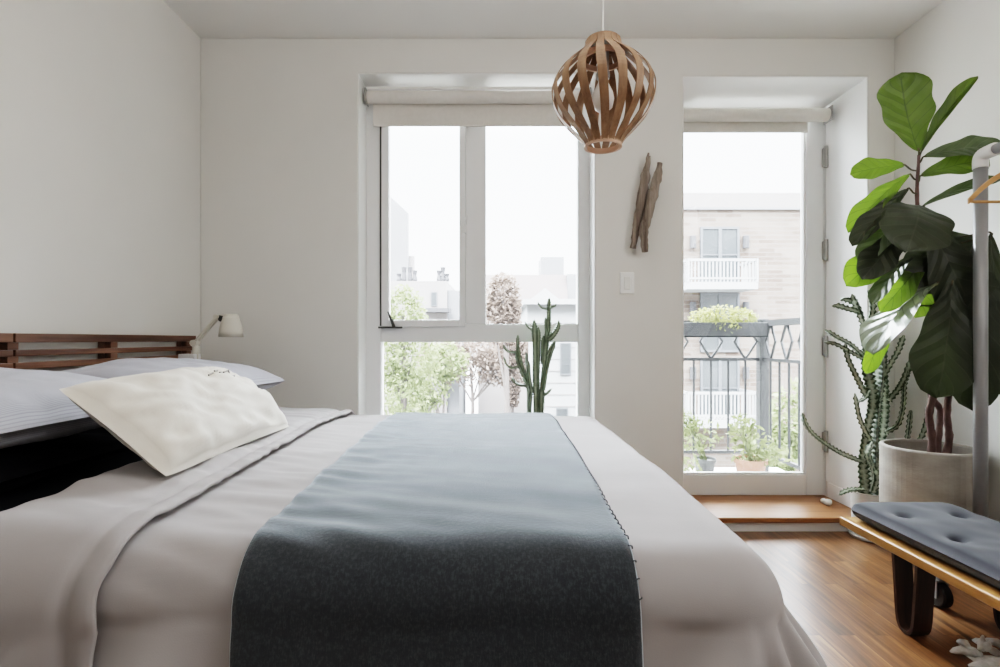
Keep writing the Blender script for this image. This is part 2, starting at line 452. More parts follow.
class MB:
    def __init__(self):
        self.v, self.f, self.uv, self.attr = [], [], None, None

    def box(self, x0, x1, y0, y1, z0, z1):
        i = len(self.v)
        self.v += [Vector(p) for p in ((x0, y0, z0), (x1, y0, z0), (x1, y1, z0), (x0, y1, z0),
                                       (x0, y0, z1), (x1, y0, z1), (x1, y1, z1), (x0, y1, z1))]
        self.f += [tuple(i + k for k in q) for q in ((0, 3, 2, 1), (4, 5, 6, 7), (0, 1, 5, 4), (1, 2, 6, 5), (2, 3, 7, 6), (3, 0, 4, 7))]
        return self

    def grid(self, rows, closed_u=False, closed_v=False):
        """rows: list of equal-length lists of points"""
        i = len(self.v)
        nr, nc = len(rows), len(rows[0])
        for r in rows:
            self.v += [Vector(p) for p in r]
        for a in range(nr - (0 if closed_v else 1)):
            for b in range(nc - (0 if closed_u else 1)):
                a2, b2 = (a + 1) % nr, (b + 1) % nc
                self.f.append((i + a * nc + b, i + a * nc + b2, i + a2 * nc + b2, i + a2 * nc + b))
        return i, nr, nc

    def tube(self, pts, rad, n=10, cap=True):
        pts = [Vector(p) for p in pts]
        if not hasattr(rad, '__len__'):
            rad = [rad] * len(pts)
        rows = []
        up = None
        for k, p in enumerate(pts):
            a = pts[max(0, k - 1)]
            b = pts[min(len(pts) - 1, k + 1)]
            d = (b - a)
            if d.length < 1e-9:
                d = Vector((0, 0, 1))
            d.normalize()
            if up is None:
                up = Vector((1, 0, 0)) if abs(d.x) < 0.8 else Vector((0, 1, 0))
            s = d.cross(up)
            if s.length < 1e-6:
                s = d.cross(Vector((0, 1, 0.3)))
            s.normalize()
            up = s.cross(d).normalized()
            rows.append([p + (s * math.cos(2 * PI * j / n) + up * math.sin(2 * PI * j / n)) * rad[k] for j in range(n)])
        i, nr, nc = self.grid(rows, closed_u=True)
        if cap:
            self.f.append(tuple(i + j for j in range(n))[::-1])
            self.f.append(tuple(i + (nr - 1) * n + j for j in range(n)))
        return self

    def lathe(self, prof, c=(0, 0, 0), n=32, cap=False):
        rows = [[(c[0] + r * math.cos(2 * PI * j / n), c[1] + r * math.sin(2 * PI * j / n), c[2] + z) for j in range(n)] for r, z in prof]
        i, nr, nc = self.grid(rows, closed_u=True)
        if cap:
            self.f.append(tuple(i + j for j in range(n))[::-1])
            self.f.append(tuple(i + (nr - 1) * n + j for j in range(n)))
        return self

    def poly_prism(self, pts, vec):
        i = len(self.v)
        n = len(pts)
        self.v += [Vector(p) for p in pts] + [Vector(p) + Vector(vec) for p in pts]
        self.f.append(tuple(range(i, i + n)))
        self.f.append(tuple(range(i + n, i + 2 * n))[::-1])
        for k in range(n):
            self.f.append((i + k, i + (k + 1) % n, i + n + (k + 1) % n, i + n + k))
        return self

    def build(self, name, mat, parent=None, smooth=False, bevel=0.0, seg=2, sub=0):
        off = wloc(parent) if parent else Vector((0, 0, 0))
        me = bpy.data.meshes.new(name)
        me.from_pydata([tuple(p - off) for p in self.v], [], self.f)
        import bmesh
        bm = bmesh.new()
        bm.from_mesh(me)
        bmesh.ops.recalc_face_normals(bm, faces=bm.faces)
        bm.to_mesh(me)
        bm.free()
        if self.uv:
            lay = me.uv_layers.new(name='UVMap')
            for lp in me.loops:
                lay.data[lp.index].uv = self.uv[lp.vertex_index]
        if self.attr:
            at = me.attributes.new('rib', 'FLOAT', 'POINT')
            for k, a in enumerate(self.attr):
                at.data[k].value = a
        me.materials.append(MT[mat] if isinstance(mat, str) else mat)
        if smooth:
            for p in me.polygons:
                p.use_smooth = True
        o = bpy.data.objects.new(name, me)
        COL.objects.link(o)
        if parent:
            o.parent = parent
        if bevel:
            md = o.modifiers.new('bevel', 'BEVEL')
            md.width = bevel
            md.segments = seg
            md.limit_method = 'ANGLE'
            md.angle_limit = math.radians(40)
        if sub:
            md = o.modifiers.new('sub', 'SUBSURF')
            md.levels = md.render_levels = sub
        return o


def tag(o, label=None, cat=None, group=None, kind=None):
    if label:
        o['label'] = label
    if cat:
        o['category'] = cat
    if group:
        o['group'] = group
    if kind:
        o['kind'] = kind
    return o


def thing(name, loc, label, cat, group=None):
    o = bpy.data.objects.new(name, None)
    o.empty_display_size = 0.1
    COL.objects.link(o)
    o.location = loc
    return tag(o, label, cat, group)


def struct_empty(name, loc):
    o = bpy.data.objects.new(name, None)
    o.empty_display_size = 0.1
    COL.objects.link(o)
    o.location = loc
    o['kind'] = 'structure'
    return o


def B(*a):
    return MB().box(*a)


def smooth_path(pts, sub=6):
    pts = [Vector(p) for p in pts]
    if len(pts) < 3:
        return [pts[0].lerp(pts[-1], k / sub) for k in range(sub + 1)]
    out = []
    ext = [pts[0] * 2 - pts[1]] + pts + [pts[-1] * 2 - pts[-2]]
    for k in range(1, len(ext) - 2):
        p0, p1, p2, p3 = ext[k - 1:k + 3]
        for j in range(sub):
            t = j / sub
            out.append(0.5 * ((2 * p1) + (p2 - p0) * t + (2 * p0 - 5 * p1 + 4 * p2 - p3) * t * t + (3 * p1 - p0 - 3 * p2 + p3) * t ** 3))
    out.append(pts[-1])
    return out


# ------------------------------------------------------------------ room shell
XL, XR, YB, YF, ZC = -1.62, 2.135, 2.88, -1.7, 2.662
WX0, WX1, WZ0, WZ1 = -0.768, 0.514, 0.45, 2.473
DX0, DX1, DZ1 = 0.99, 1.99, 2.456
YO = 3.34   # outer face of the wall
tag(B(XL - .3, XR + .3, YF - .3, YB + 0.02, -0.1, 0).build('floor', 'floor'), kind='structure')
tag(B(XL - .3, XR + .3, YF - .3, YO, ZC, ZC + .15).build('ceiling', 'ceiling'), kind='structure')
tag(B(XL - .2, XL, YF - .2, YO, 0, ZC).build('wall_left', 'wall'), kind='structure')
tag(B(XR, XR + .2, YF - .2, YO, 0, ZC).build('wall_right', 'wall'), kind='structure')
tag(B(XL, XR, YF - .2, YF, 0, ZC).build('wall_front', 'wall'), kind='structure')
# the wall with the two openings, as one outline with holes swept through its thickness
w = MB()
xs = [XL, WX0, WX1, DX0, DX1, XR]
zs = [0, WZ0, DZ1, WZ1, ZC]


def solid(ix, iz):
    if ix < 0 or ix > 4 or iz < 0 or iz > 3:
        return None
    if ix == 1 and iz in (1, 2):
        return False
    if ix == 3 and iz in (0, 1):
        return False
    return True


vid = {}


def wv(i, j, s):
    k = (i, j, s)
    if k not in vid:
        vid[k] = len(w.v)
        w.v.append(Vector((xs[i], YB if s == 0 else YO, zs[j])))
    return vid[k]


for i in range(5):
    for j in range(4):
        if not solid(i, j):
            continue
        w.f.append((wv(i, j, 0), wv(i + 1, j, 0), wv(i + 1, j + 1, 0), wv(i, j + 1, 0)))
        w.f.append((wv(i, j, 1), wv(i, j + 1, 1), wv(i + 1, j + 1, 1), wv(i + 1, j, 1)))
        for (di, dj, a, b) in ((-1, 0, (i, j), (i, j + 1)), (1, 0, (i + 1, j), (i + 1, j + 1)), (0, -1, (i, j), (i + 1, j)), (0, 1, (i, j + 1), (i + 1, j + 1))):
            if not solid(i + di, j + dj):
                w.f.append((wv(*a, 0), wv(*b, 0), wv(*b, 1), wv(*a, 1)))
tag(w.build('wall_back', 'wall', bevel=0.006), kind='structure')
tag(B(XL, WX1 + .4, YB - .014, YB - .001, 0.001, .10).build('baseboard_back', 'trim', bevel=.003), kind='structure')
tag(B(XR - .014, XR - .001, YF, YB - .016, 0.001, .10).build('baseboard_right', 'trim', bevel=.003), kind='structure')
tag(B(XL + .001, XL + .014, YF, YB - .016, 0.001, .10).build('baseboard_left', 'trim', bevel=.003), kind='structure')
tag(B(DX1 - .012, DX1 - .001, YB + .01, 3.22, .082, .17).build('baseboard_door_reveal', 'trim', bevel=.003), kind='structure')

# white linings added in the two openings, to brighten the daylit reveals
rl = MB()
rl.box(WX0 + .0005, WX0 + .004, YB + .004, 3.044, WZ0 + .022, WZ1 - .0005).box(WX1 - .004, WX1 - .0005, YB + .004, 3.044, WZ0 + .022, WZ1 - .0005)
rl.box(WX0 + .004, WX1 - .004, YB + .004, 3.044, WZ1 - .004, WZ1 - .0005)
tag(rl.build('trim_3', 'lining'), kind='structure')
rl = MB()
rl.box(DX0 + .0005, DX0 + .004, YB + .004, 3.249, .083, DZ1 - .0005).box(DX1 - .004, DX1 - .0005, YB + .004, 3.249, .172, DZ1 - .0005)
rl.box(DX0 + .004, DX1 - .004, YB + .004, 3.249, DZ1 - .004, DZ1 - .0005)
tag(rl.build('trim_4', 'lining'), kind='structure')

# step below the door
st = struct_empty('trim_1', (1.49, 3.0, 0))
B(DX0 + .002, DX1 - .002, 2.845, 3.30, .052, .08).build('tread', 'step', st, bevel=.006)
B(DX0 + .002, DX1 - .002, 2.865, 2.885, 0.001, .052).build('riser', 'trim', st)

# ------------------------------------------------------------------ window
wf = struct_empty('window_1', (-.127, 3.08, WZ0))
fy0, fy1 = 3.045, 3.125
xa, xb = -.681, .445          # inside of the outer frame
m = MB()
m.box(WX0 + .001, xa, fy0, fy1, WZ0, WZ1 - .001)
m.box(xb, WX1 - .001, fy0, fy1, WZ0, WZ1 - .001)
m.box(xa, xb, fy0, fy1, WZ0, .56)
m.box(xa, xb, fy0, fy1, 2.457, WZ1 - .001)
m.box(xa, xb, fy0, fy1, 1.018, 1.122)
m.box(-.195, -.081, fy0, fy1, 1.122, 2.457)
m.build('window_frame', 'frame', wf, bevel=.004)
# opening light
s = MB()
sy0, sy1 = 3.032, 3.085
s.box(xa + .006, xa + .048, sy0, sy1, 1.105, 2.452)
s.box(-.232, -.196, sy0, sy1, 1.105, 2.452)
s.box(xa + .048, -.232, sy0, sy1, 1.105, 1.145)
s.box(xa + .048, -.232, sy0, sy1, 2.425, 2.452)
s.build('casement_sash', 'frame', wf, bevel=.004)
g = MB()  # dark strip standing in for the shaded gap beside the sash
g.box(xa - .004, xa + .005, 3.036, 3.044, 1.11, 2.45)
g.build('gap_shade_strip', 'darkmetal', wf)
for (x0, x1, z0, z1, y) in ((xa + .045, -.225, 1.14, 2.43, 3.06), (-.082, xb + .002, 1.12, 2.46, 3.09), (xa - .002, xb + .002, .555, 1.02, 3.09)):
    B(x0, x1, y, y + .004, z0, z1).build('glass_pane', 'glass', wf)
h = MB()
h.box(-.69, -.555, 3.015, 3.031, 1.096, 1.106)
h.tube([(-.60, 3.02, 1.10), (-.612, 3.012, 1.14), (-.632, 3.005, 1.19)], [.010, .008, .004], 8)
tag(h.build('handle', 'darkmetal', wf, smooth=False), 'dark metal lever handle')
h = MB()
h.box(-.21, -.19, 3.018, 3.03, 1.64, 1.72)
h.tube([(-.2, 3.02, 1.68), (-.193, 3.005, 1.70), (-.187, 3.0, 1.73)], [.008, .007, .004], 8)
h.build('latch', 'frame', wf)
tag(B(WX0 + .002, WX1 - .002, 2.885, 3.04, WZ0 + .001, WZ0 + .02).build('window_sill', 'trim', bevel=.004), kind='structure')
bpy.data.objects['window_sill'].name = 'trim_2'

# roller blinds
def roller_blind(x0, x1, y, zc, r, zbot, fx0, fx1, label):
    t = thing('roller_blind', ((x0 + x1) / 2, y, zc), label, 'blind')
    c = MB()
    c.tube([(x0 + .012, y, zc), (x1 - .012, y, zc)], r, 24)
    c.build('roller', 'blind', t, smooth=False)
    f = MB()
    rows = []
    for k in range(13):
        z = lerp(zc, zbot, k / 12)
        rows.append([(lerp(fx0, fx1, j / 20), y + r - .006 - .002 * math.sin(j * .9 + k * .3), z) for j in range(21)])
    f.grid(rows)
    f.grid([[(p[0], p[1] + .0035, p[2]) for p in r_] for r_ in rows])
    f.build('blind_fabric', 'blind', t, smooth=True)
    b_ = MB().box(fx0, fx1, y + r - .012, y + r - .001, zbot - .012, zbot + .008)
    b_.build('bottom_bar', 'blind', t, bevel=.003)
    for xx in (x0, x1 - .011):
        B(xx, xx + .01, y - r - .004, y + r + .004, zc - r - .004, zc + r + .006).build('bracket', 'steel', t, bevel=.003)
    return t


wb = roller_blind(-.75, .505, 2.975, 2.385, .034, 2.245, -.715, .47, 'wide off-white roller blind rolled up at the head of the two-part window')
c = B(-.735, .49, 2.934, 2.944, 2.412, 2.426).build('headrail', 'white', wb, bevel=.003)
roller_blind(1.0, 1.955, 3.165, 2.365, .038, 2.285, 1.03, 1.845, 'short off-white roller blind rolled up above the glazed balcony door')

# ------------------------------------------------------------------ door
dr = struct_empty('door_1', (1.49, 3.28, .08))
m = MB()
dy0, dy1 = 3.25, 3.315
m.box(DX0 + .002, 1.115, dy0, dy1, .083, 2.44)
m.box(1.868, 1.976, dy0, dy1, .083, 2.44)
m.box(1.115, 1.868, dy0, dy1, .083, .208)
m.box(1.115, 1.868, dy0, dy1, 2.425, 2.44)
m.build('door_leaf', 'frame', dr, bevel=.005)
b_ = MB()
b_.box(1.858, 1.8675, dy0 + .012, dy1 - .02, .2085, 2.425)
b_.box(1.1155, 1.858, dy0 + .012, dy1 - .02, .2085, .218)
b_.build('glazing_bead', 'trim', dr, bevel=.003)
B(1.10, 1.872, 3.285, 3.29, .20, 2.43).build('glass_pane', 'glass', dr)
B(1.978, 1.989, dy0 + .004, dy1, .082, 2.45).build('door_frame', 'frame', dr)
for z in (2.14, 1.575, .99, .415):
    hm = MB().box(1.962, 1.988, dy0 - .02, dy0 + .001, z - .055, z + .055)
    hm.tube([(1.975, dy0 - .022, z - .065), (1.975, dy0 - .022, z + .065)], .011, 12)
    tag(hm.build('hinge', 'steel', dr, bevel=.002), 'satin steel hinge')

# ------------------------------------------------------------------ bed
RX0, RX1, RY0, RY1, ZT, RR = -1.50, .37, .905, 2.345, .700, .10


def wrinkle(u, v):
    n1 = noise.noise(Vector((u * 3.2, v * 9.0, 1.3)))
    n2 = noise.noise(Vector((u * 2.0 + v * 1.5, v * 20.0 + u * 5, 7.1)))
    n3 = noise.noise(Vector((u * 1.5, v * 1.7, 4.4)))
    n4 = noise.noise(Vector((u * 4.5 - v * 6, v * 26.0 + u * 10, 3.1)))
    zone = sstep(.05, -.45, u) * sstep(-.95, -.6, u)
    return n1 * .006 + n2 * .004 * sstep(.45, -.5, u) + n4 * .006 * zone + n3 * .012


def drape(u, v, h=0.0, rip=1.0, wr=1.0):
    cu = max(RX0, min(RX1, u))
    cv = max(RY0, min(RY1, v))
    ox, oy = u - cu, v - cv
    d = max(abs(ox), abs(oy))
    dome = .012 * (1 - ((cv - 1.62) / .75) ** 2) - .012 * sstep(RX1 - .35, RX1, cu)
    z = ZT + dome
    if d < 1e-9:
        return Vector((u, v, z + h + wr * wrinkle(u, v)))
    hyp = math.hypot(ox, oy)
    dx, dy = ox / hyp, oy / hyp
    a = d / RR
    L = RR * PI / 2
    if a < PI / 2:
        out = (RR + h) * math.sin(a)
        zz = z - RR + (RR + h) * math.cos(a)
    else:
        e = d - L
        out = RR + h + (.26 + .3 * max(0.0, dx)) * e
        zz = z - RR - e * .96
        sper = (u if abs(oy) > abs(ox) else v)
        ang = math.atan2(abs(oy), abs(ox)) if ox > 0 else PI / 2
        corner = math.sin(2 * ang) if (ox > 0 and oy != 0) else 0
        k = rip * sstep(-.06, .20, e) * (1 - .7 * sstep(-.52, -.40, u) * sstep(.30, .18, u))
        out += k * (.026 * math.sin(sper * 14 + 1.1 + e * 16) + .013 * math.sin(sper * 29 + 2.0 + e * 22) + .024 * noise.noise(Vector((sper * 9 + e * 7, e * 3, 2.2)))) * (1 - corner)
        out += k * corner * (.035 * math.sin(ang * 12.0 + .6))
    return Vector((cu + dx * out, cv + dy * out, zz + wr * wrinkle(u, v) * (1 - sstep(0, L, d) * .3)))


bed = thing('bed', (-.55, 1.62, 0), 'low platform bed under grey duvet and dark throw, head against left wall', 'bed')
m = MB().box(-1.50, .36, .93, 2.32, .42, .688)
tag(m.build('mattress', 'black', bed, bevel=.05, seg=4), 'mattress in a black fitted sheet')
B(-1.52, .35, .95, 2.30, .16, .419).build('bed_base', 'walnut', bed, bevel=.01)
for x in (-1.42, .26):
    for y in (1.02, 2.22):
        B(x - .035, x + .035, y - .035, y + .035, 0.001, .16).build('leg', 'walnut', bed, bevel=.004)

# duvet body
dv = thing('duvet', (-.2, 1.62, ZT), 'warm grey cotton duvet spread over the bed and folded back below the pillows', 'duvet')
DROP = .50
nu, nv = 190, 230
U0, U1, V0, V1 = -.84, RX1 + DROP, RY0 - DROP, RY1 + DROP
m = MB()
m.grid([[drape(lerp(U0, U1, i / nu), lerp(V0, V1, j / nv)) for i in range(nu + 1)] for j in range(nv + 1)])
m.build('duvet_cover', 'duvet', dv, smooth=True)


def seam_u(v):
    return lerp(-.598, -.655, sstep(.85, 2.4, v)) + .006 * noise.noise(Vector((v * 7, 3, 0)))


def fold_u(v):
    return lerp(-.865, -1.03, sstep(1.25, 2.3, v)) + .01 * noise.noise(Vector((v * 4, 9, 0)))


prof_l = [(.05, .004), (.02, .003), (.004, .006), (-.004, .013), (-.004, .022), (.004, .028), (.02, .032)]
prof_r = [(-.03, .023), (-.012, .023), (-.003, .022), (.0, .019), (-.001, .014), (-.006, .012), (-.02, .010), (-.03, .004)]
rows = []
for j in range(nv + 1):
    v = lerp(V0 + .02, V1 - .02, j / nv)
    a, b = fold_u(v), seam_u(v)
    r = []
    fl = .006 * noise.noise(Vector((v * 22, 1.0, 5.0)))
    for du, hh in prof_l:
        r.append(drape(a + du, v, hh))
    for k in range(1, 24):
        t = k / 24
        r.append(drape(lerp(a + .025, b - .03, t), v, lerp(.032, .023, t) + .006 * noise.noise(Vector((t * 2.2, v * 6, 2))) - .008 * math.exp(-((t - .93) / .05) ** 2)))
    for du, hh in prof_r:
        r.append(drape(b + du + fl, v, hh + .3 * fl))
    rows.append(r)
m = MB()
m.grid(rows)
tag(m.build('turned_back_edge', 'duvet', dv, smooth=True), 'folded-back top edge of the duvet')

# throw
th = MB()
rows = []
nw = 60
for j in range(nv + 1):
    v = lerp(RY0 - .46, RY1 + .46, j / nv)
    a = -.455 + .05 * sstep(2.3, .8, v) + .004 * noise.noise(Vector((v * 6, 2, 2))) + .035 * sstep(.8, .4, v)
    b = .222 - .01 * sstep(2.3, .8, v) + .004 * noise.noise(Vector((v * 6, 5, 8)))
    r = [drape(a + .01, v, .0035, 1, 1), drape(a, v, .007, 1, 1)]
    for k in range(nw + 1):
        t = k / nw
        r.append(drape(lerp(a + .004, b - .004, t), v, .012 + .002 * noise.noise(Vector((t * 9, v * 9, 3)))))
    r += [drape(b, v, .007, 1, 1), drape(b - .01, v, .0035, 1, 1)]
    rows.append(r)
th.grid(rows)
tbo = th.build('throw_blanket', 'throw', smooth=True)
tag(tbo, 'dark slate-blue wool throw laid as a band across the foot half of the bed', 'blanket')


sm = MB()
for k in range(62):
    v = lerp(RY0 - .12, RY1 - .02, k / 61)
    b = .222 - .01 * sstep(2.3, .8, v) + .004 * noise.noise(Vector((v * 6, 5, 8)))
    sm.tube([drape(b - .006, v, .0145), drape(b + .0015, v + .003, .010), drape(b + .003, v + .004, .004)], .0011, 5)
tag(sm.build('edge_stitching', 'darkthread', tbo), 'dark blanket stitching along the edge')


# pillows
def pillow(center, ax_u, ax_v, lu, lv, thick, seed, pinch=.07, wr=.004, n=44, sharp=.5, droop=0, back=1.0, rnd=.015):
    c = Vector(center)
    U = Vector(ax_u).normalized()
    V = Vector(ax_v)
    V = (V - U * V.dot(U)).normalized()
    Nn = U.cross(V).normalized()
    if Nn.z < 0:
        Nn = -Nn
    mb = MB()
    mb.uv = []

    def surf(s_, t, side):
        px = s_ * lu / 2 * (1 - pinch * (1 - abs(t) ** 2.0) - rnd * abs(t) ** 7)
        py = t * lv / 2 * (1 - pinch * 1.3 * (1 - abs(s_) ** 2.0) - rnd * 1.6 * abs(s_) ** 9)
        e = max(0.0, (1 - abs(s_) ** 2.6)) ** sharp * max(0.0, (1 - abs(t) ** 2.6)) ** sharp
        hh = thick / 2 * e
        nz = noise.noise(Vector((s_ * 2.2 + seed, t * 2.0, side * 3.0)))
        n2 = noise.noise(Vector((s_ * 6 + seed + t * 2, t * 4.0 + s_ * 3, side * 9.0)))
        n3 = 1 - abs(noise.noise(Vector((s_ * 3.5 + seed * 2 + t, t * 2.5 - s_, side * 5.0)))) * 2
        hh += (nz * 2.6 + n2 * 1.1 + .9 * n3) * wr * min(1, e * 2)
        if side < 0:
            hh *= back
        q = c + U * px + V * py + Nn * side * hh
        q.z -= droop * (abs(s_) ** 2)
        return q
    for side in (1, -1):
        rows = []
        for j in range(n + 1):
            row = []
            t = -1 + 2 * j / n
            for i in range(n + 1):
                s_ = -1 + 2 * i / n
                q = surf(s_, t, side)
                row.append(q)
                mb.uv.append((i / n, j / n))
            rows.append(row)
        mb.grid(rows)
    return mb, surf


def weld(o):
    md = o.modifiers.new('weld', 'WELD')
    md.merge_threshold = .0006


T10 = math.radians(4.5)
pv = (-math.cos(T10), 0, math.sin(T10))
for (y, lab, nm) in ((1.235, 'flat black pillow under the pinstriped grey pillow nearest the camera', 'n'), (1.985, 'flat black pillow under the plain grey pillow nearest the window wall', 'f')):
    mb, _ = pillow((-1.24, y, .737), (0, 1, 0), (-1, 0, 0), .70, .46, .082, 3 + y)
    o = mb.build('pillow', 'black', smooth=True)
    weld(o)
    tag(o, lab, 'pillow', 'pillows on the bed')
mb, fr1 = pillow((-1.225, 1.20, .866), (0, 1, 0), pv, .76, .54, .185, 11.0, wr=.004, back=.75)
o = mb.build('pillow', 'pillow', smooth=True)
weld(o)
tag(o, 'pinstriped blue-grey pillow at the left edge, behind the cream cushion', 'pillow', 'pillows on the bed')
mb, fr2 = pillow((-1.205, 1.985, .872), (0, 1, 0), pv, .74, .54, .165, 23.0, wr=.004, back=.8)
o = mb.build('pillow', 'pillow_plain', smooth=True)
weld(o)
tag(o, 'grey-blue pillow nearest the window wall, under the small lamp', 'pillow', 'pillows on the bed')

cu = thing('lumbar_cushion', (-.80, 1.56, .745), 'long cream linen lumbar cushion leaning on the grey pillows', 'cushion')
mb, surf = pillow((-.812, 1.442, .836), (.0, 1, .0), (-.215, 0, .175), .665, .30, .155, 5.0, pinch=.035, wr=.008, sharp=.5, back=.5, rnd=.022)
o = mb.build('cushion_cover', 'cream', cu, smooth=True)
weld(o)
# stitched line of embroidery on the face
m = MB()
for k in range(9):
    s0 = .12 + k * .062
    a, b = surf(s0, .42, 1), surf(s0 + .045, .42, 1)
    up = (surf(s0, .5, 1) - a).cross(b - a).normalized()
    up = up if up.x > 0 else -up
    m.tube([a + up * .004, b + up * .004], .0026, 6)
m.build('embroidery', 'thread', cu)

# ------------------------------------------------------------------ headboard
hb = thing('headboard', (-1.59, 1.55, 0), 'long dark brown slatted wooden headboard along the left wall', 'headboard')
hx0, hx1 = XL + .004, -1.565
for z0, z1 in ((1.022, 1.052), (.977, .998), (.933, .956), (.888, .912), (.845, .868), (.80, .822)):
    for ya, yb in ((.36, 1.715), (1.722, 2.745)):
        B(-1.592, hx1, ya, yb, z0, z1).build('slat', 'head', hb, bevel=.002)
for y in (.45, .95, 1.69, 2.14, 2.66):
    B(hx0, -1.5925, y, y + .055, .10, 1.05).build('post', 'head', hb, bevel=.002)
for y in (.45, .95, 1.69, 2.14, 2.66):
    for z0, z1 in ((.9985, 1.0215), (.9565, .9765), (.9125, .9325)):
        B(-1.592, hx1 - .004, y + .008, y + .047, z0, z1).build('spacer_block', 'head', hb)

# lamp clamped to the headboard
lx, ly = -1.498, 2.62
lp = thing('reading_lamp', (lx, ly, .93), 'small off-white adjustable reading lamp at the far end of the headboard', 'lamp')
B(-1.565, lx + .012, ly - .03, ly + .03, .935, .962).build('clamp', 'frame', lp, bevel=.003)
MB().tube([(lx, ly, .90), (lx, ly, 1.012)], .014, 14).build('stem', 'lampwhite', lp, smooth=True)
a = MB()
a.tube([(lx + .002, ly - .014, 1.018), (-1.388, ly - .014, 1.143)], .006, 8)
a.tube([(lx + .002, ly + .014, 1.018), (-1.388, ly + .014, 1.143)], .006, 8)
a.tube([(lx, ly - .022, 1.015), (lx, ly + .022, 1.015)], .016, 14)
a.tube([(-1.388, ly - .022, 1.143), (-1.388, ly + .022, 1.143)], .012, 12)
a.build('arm', 'lampwhite', lp)
k = MB().tube([(-1.388, ly, 1.143), (-1.352, ly, 1.137)], .010, 10)
k.tube([(-1.368, ly - .012, 1.132), (-1.368, ly + .012, 1.132)], .012, 10)
k.build('joint', 'darkmetal', lp)
c = (-1.322, ly, 1.045)
MB().lathe([(.0, .112), (.028, .112), (.033, .108), (.040, .085), (.049, .055), (.054, .028), (.056, .0), (.053, .0), (.046, .055), (.036, .10), (0, .105)], c, 28).build('lamp_shade', 'lampwhite', lp, smooth=True)

# ------------------------------------------------------------------ pendant
pc = P(603, 93, 1.62)
px_m = 1.62 / F
pd = thing('pendant_lamp', (pc.x, pc.y, ZC), 'round open-slat wooden pendant lamp hanging from the ceiling', 'pendant lamp')
prof = [(-60, 17.5), (-56, 18.0), (-50, 20.5), (-44, 26), (-37, 33.5), (-30, 40), (-20, 47), (-8, 51.5), (4, 51.5), (15, 48.5), (25, 43.5), (34, 36.5), (43, 28.5), (49, 23), (54, 19.5), (57, 18.5)]
prof = [(dy * (.93 if dy > 0 else .86), r * .975) for dy, r in prof]
pr = smooth_path([Vector((r * px_m, 0, -dy * px_m)) for dy, r in prof], 3)
NS = 17
for i in range(NS):
    a0 = 2 * PI * i / NS + .07
    m = MB()
    rows = []
    L = len(pr) - 1
    for k, q in enumerate(pr):
        t = k / L
        wd = (.0085 + .0045 * math.sin(PI * t)) * (1.0 if k else 1)
        tw = a0 + .10 * math.sin((t - .5) * PI)
        er = Vector((math.cos(tw), math.sin(tw), 0))
        et = Vector((-math.sin(tw), math.cos(tw), 0))
        ctr = Vector((pc.x, pc.y, pc.z + q.z)) + er * q.x
        th_ = .0014
        rows.append([ctr - et * wd + er * th_, ctr + et * wd + er * th_, ctr + et * wd - er * th_, ctr - et * wd - er * th_])
    m.grid(rows, closed_u=True)
    m.build('slat', 'veneer', pd)
zr = pc.z - 52 * px_m
rb = .0560
MB().lathe([(rb - .006, -.008), (rb + .001, -.008), (rb + .001, .008), (rb - .006, .008), (rb - .006, -.008)], (pc.x, pc.y, zr), 40).build('bottom_ring', 'veneer_light', pd)
MB().lathe([(.046, -.012), (.050, -.012), (.050, .012), (.046, .012), (.046, -.012)], (pc.x, pc.y, pc.z + 49 * px_m), 40).build('top_ring', 'veneer', pd)
MB().lathe([(.058, -.008), (.066, -.008), (.066, .008), (.058, .008), (.058, -.008)], (pc.x, pc.y, pc.z + 34 * px_m), 40).build('inner_ring', 'veneer_light', pd)
MB().lathe([(0, .012), (.012, .012), (.036, .002), (.046, -.006), (0, -.008)], (pc.x, pc.y, pc.z + 53 * px_m), 28).build('top_cap', 'white', pd, smooth=True)
MB().tube([(pc.x, pc.y, pc.z + 53 * px_m), (pc.x, pc.y, ZC - .002)], .0022, 8).build('cord', 'white', pd)
MB().lathe([(0, .13), (.018, .13), (.018, .06), (.021, .06), (.021, .045), (0, .045)], (pc.x, pc.y, pc.z), 20).build('bulb_holder', 'steel', pd)
MB().lathe([(.012, .045), (.016, .03), (.03, .0), (.034, -.02), (.028, -.045), (.012, -.058), (0, -.06)], (pc.x, pc.y, pc.z), 24).build('bulb', 'bulb', pd, smooth=True)

# ------------------------------------------------------------------ driftwood and switch
dw = thing('driftwood_hanging', P(645, 250, 2.86), 'two weathered driftwood sticks hung crossed on the wall between window and door', 'driftwood')
for (pts, rad, seed) in (
        ([(649, 153), (647, 165), (645, 178), (641, 205), (637, 225), (633, 248)], [.004, .011, .020, .021, .018, .012], 3),
        ([(660, 163), (657, 178), (652, 198), (647, 218), (644, 232), (645, 252)], [.011, .020, .022, .020, .019, .013], 8)):
    y = 2.842 if seed == 3 else 2.806
    path = smooth_path([P(a, b, y) for a, b in pts], 7)
    n = len(path)
    rr = []
    for k in range(n):
        t = k / (n - 1) * (len(rad) - 1)
        i = min(int(t), len(rad) - 2)
        rr.append(lerp(rad[i], rad[i + 1], t - i) * 1.25 * (1 + .25 * noise.noise(Vector((k * .35, seed, 0)))))
    m = MB().tube(path, rr, 14)
    for q in m.v:
        q += Vector((noise.noise(q * 40 + Vector((seed, 0, 0))), 0, 0)) * .006
        q.y = min(q.y, 2.876)
    m.build('driftwood_stick', 'drift', dw, smooth=True)
m = MB()
kn = P(641, 166, 2.83)
q = P(643, 160, 2.835)
m.tube([P(646, 176, 2.835), P(649, 163, 2.825), P(650, 156, 2.83)], [.012, .009, .004], 9)
m.build('broken_branch', 'drift', dw, smooth=True)

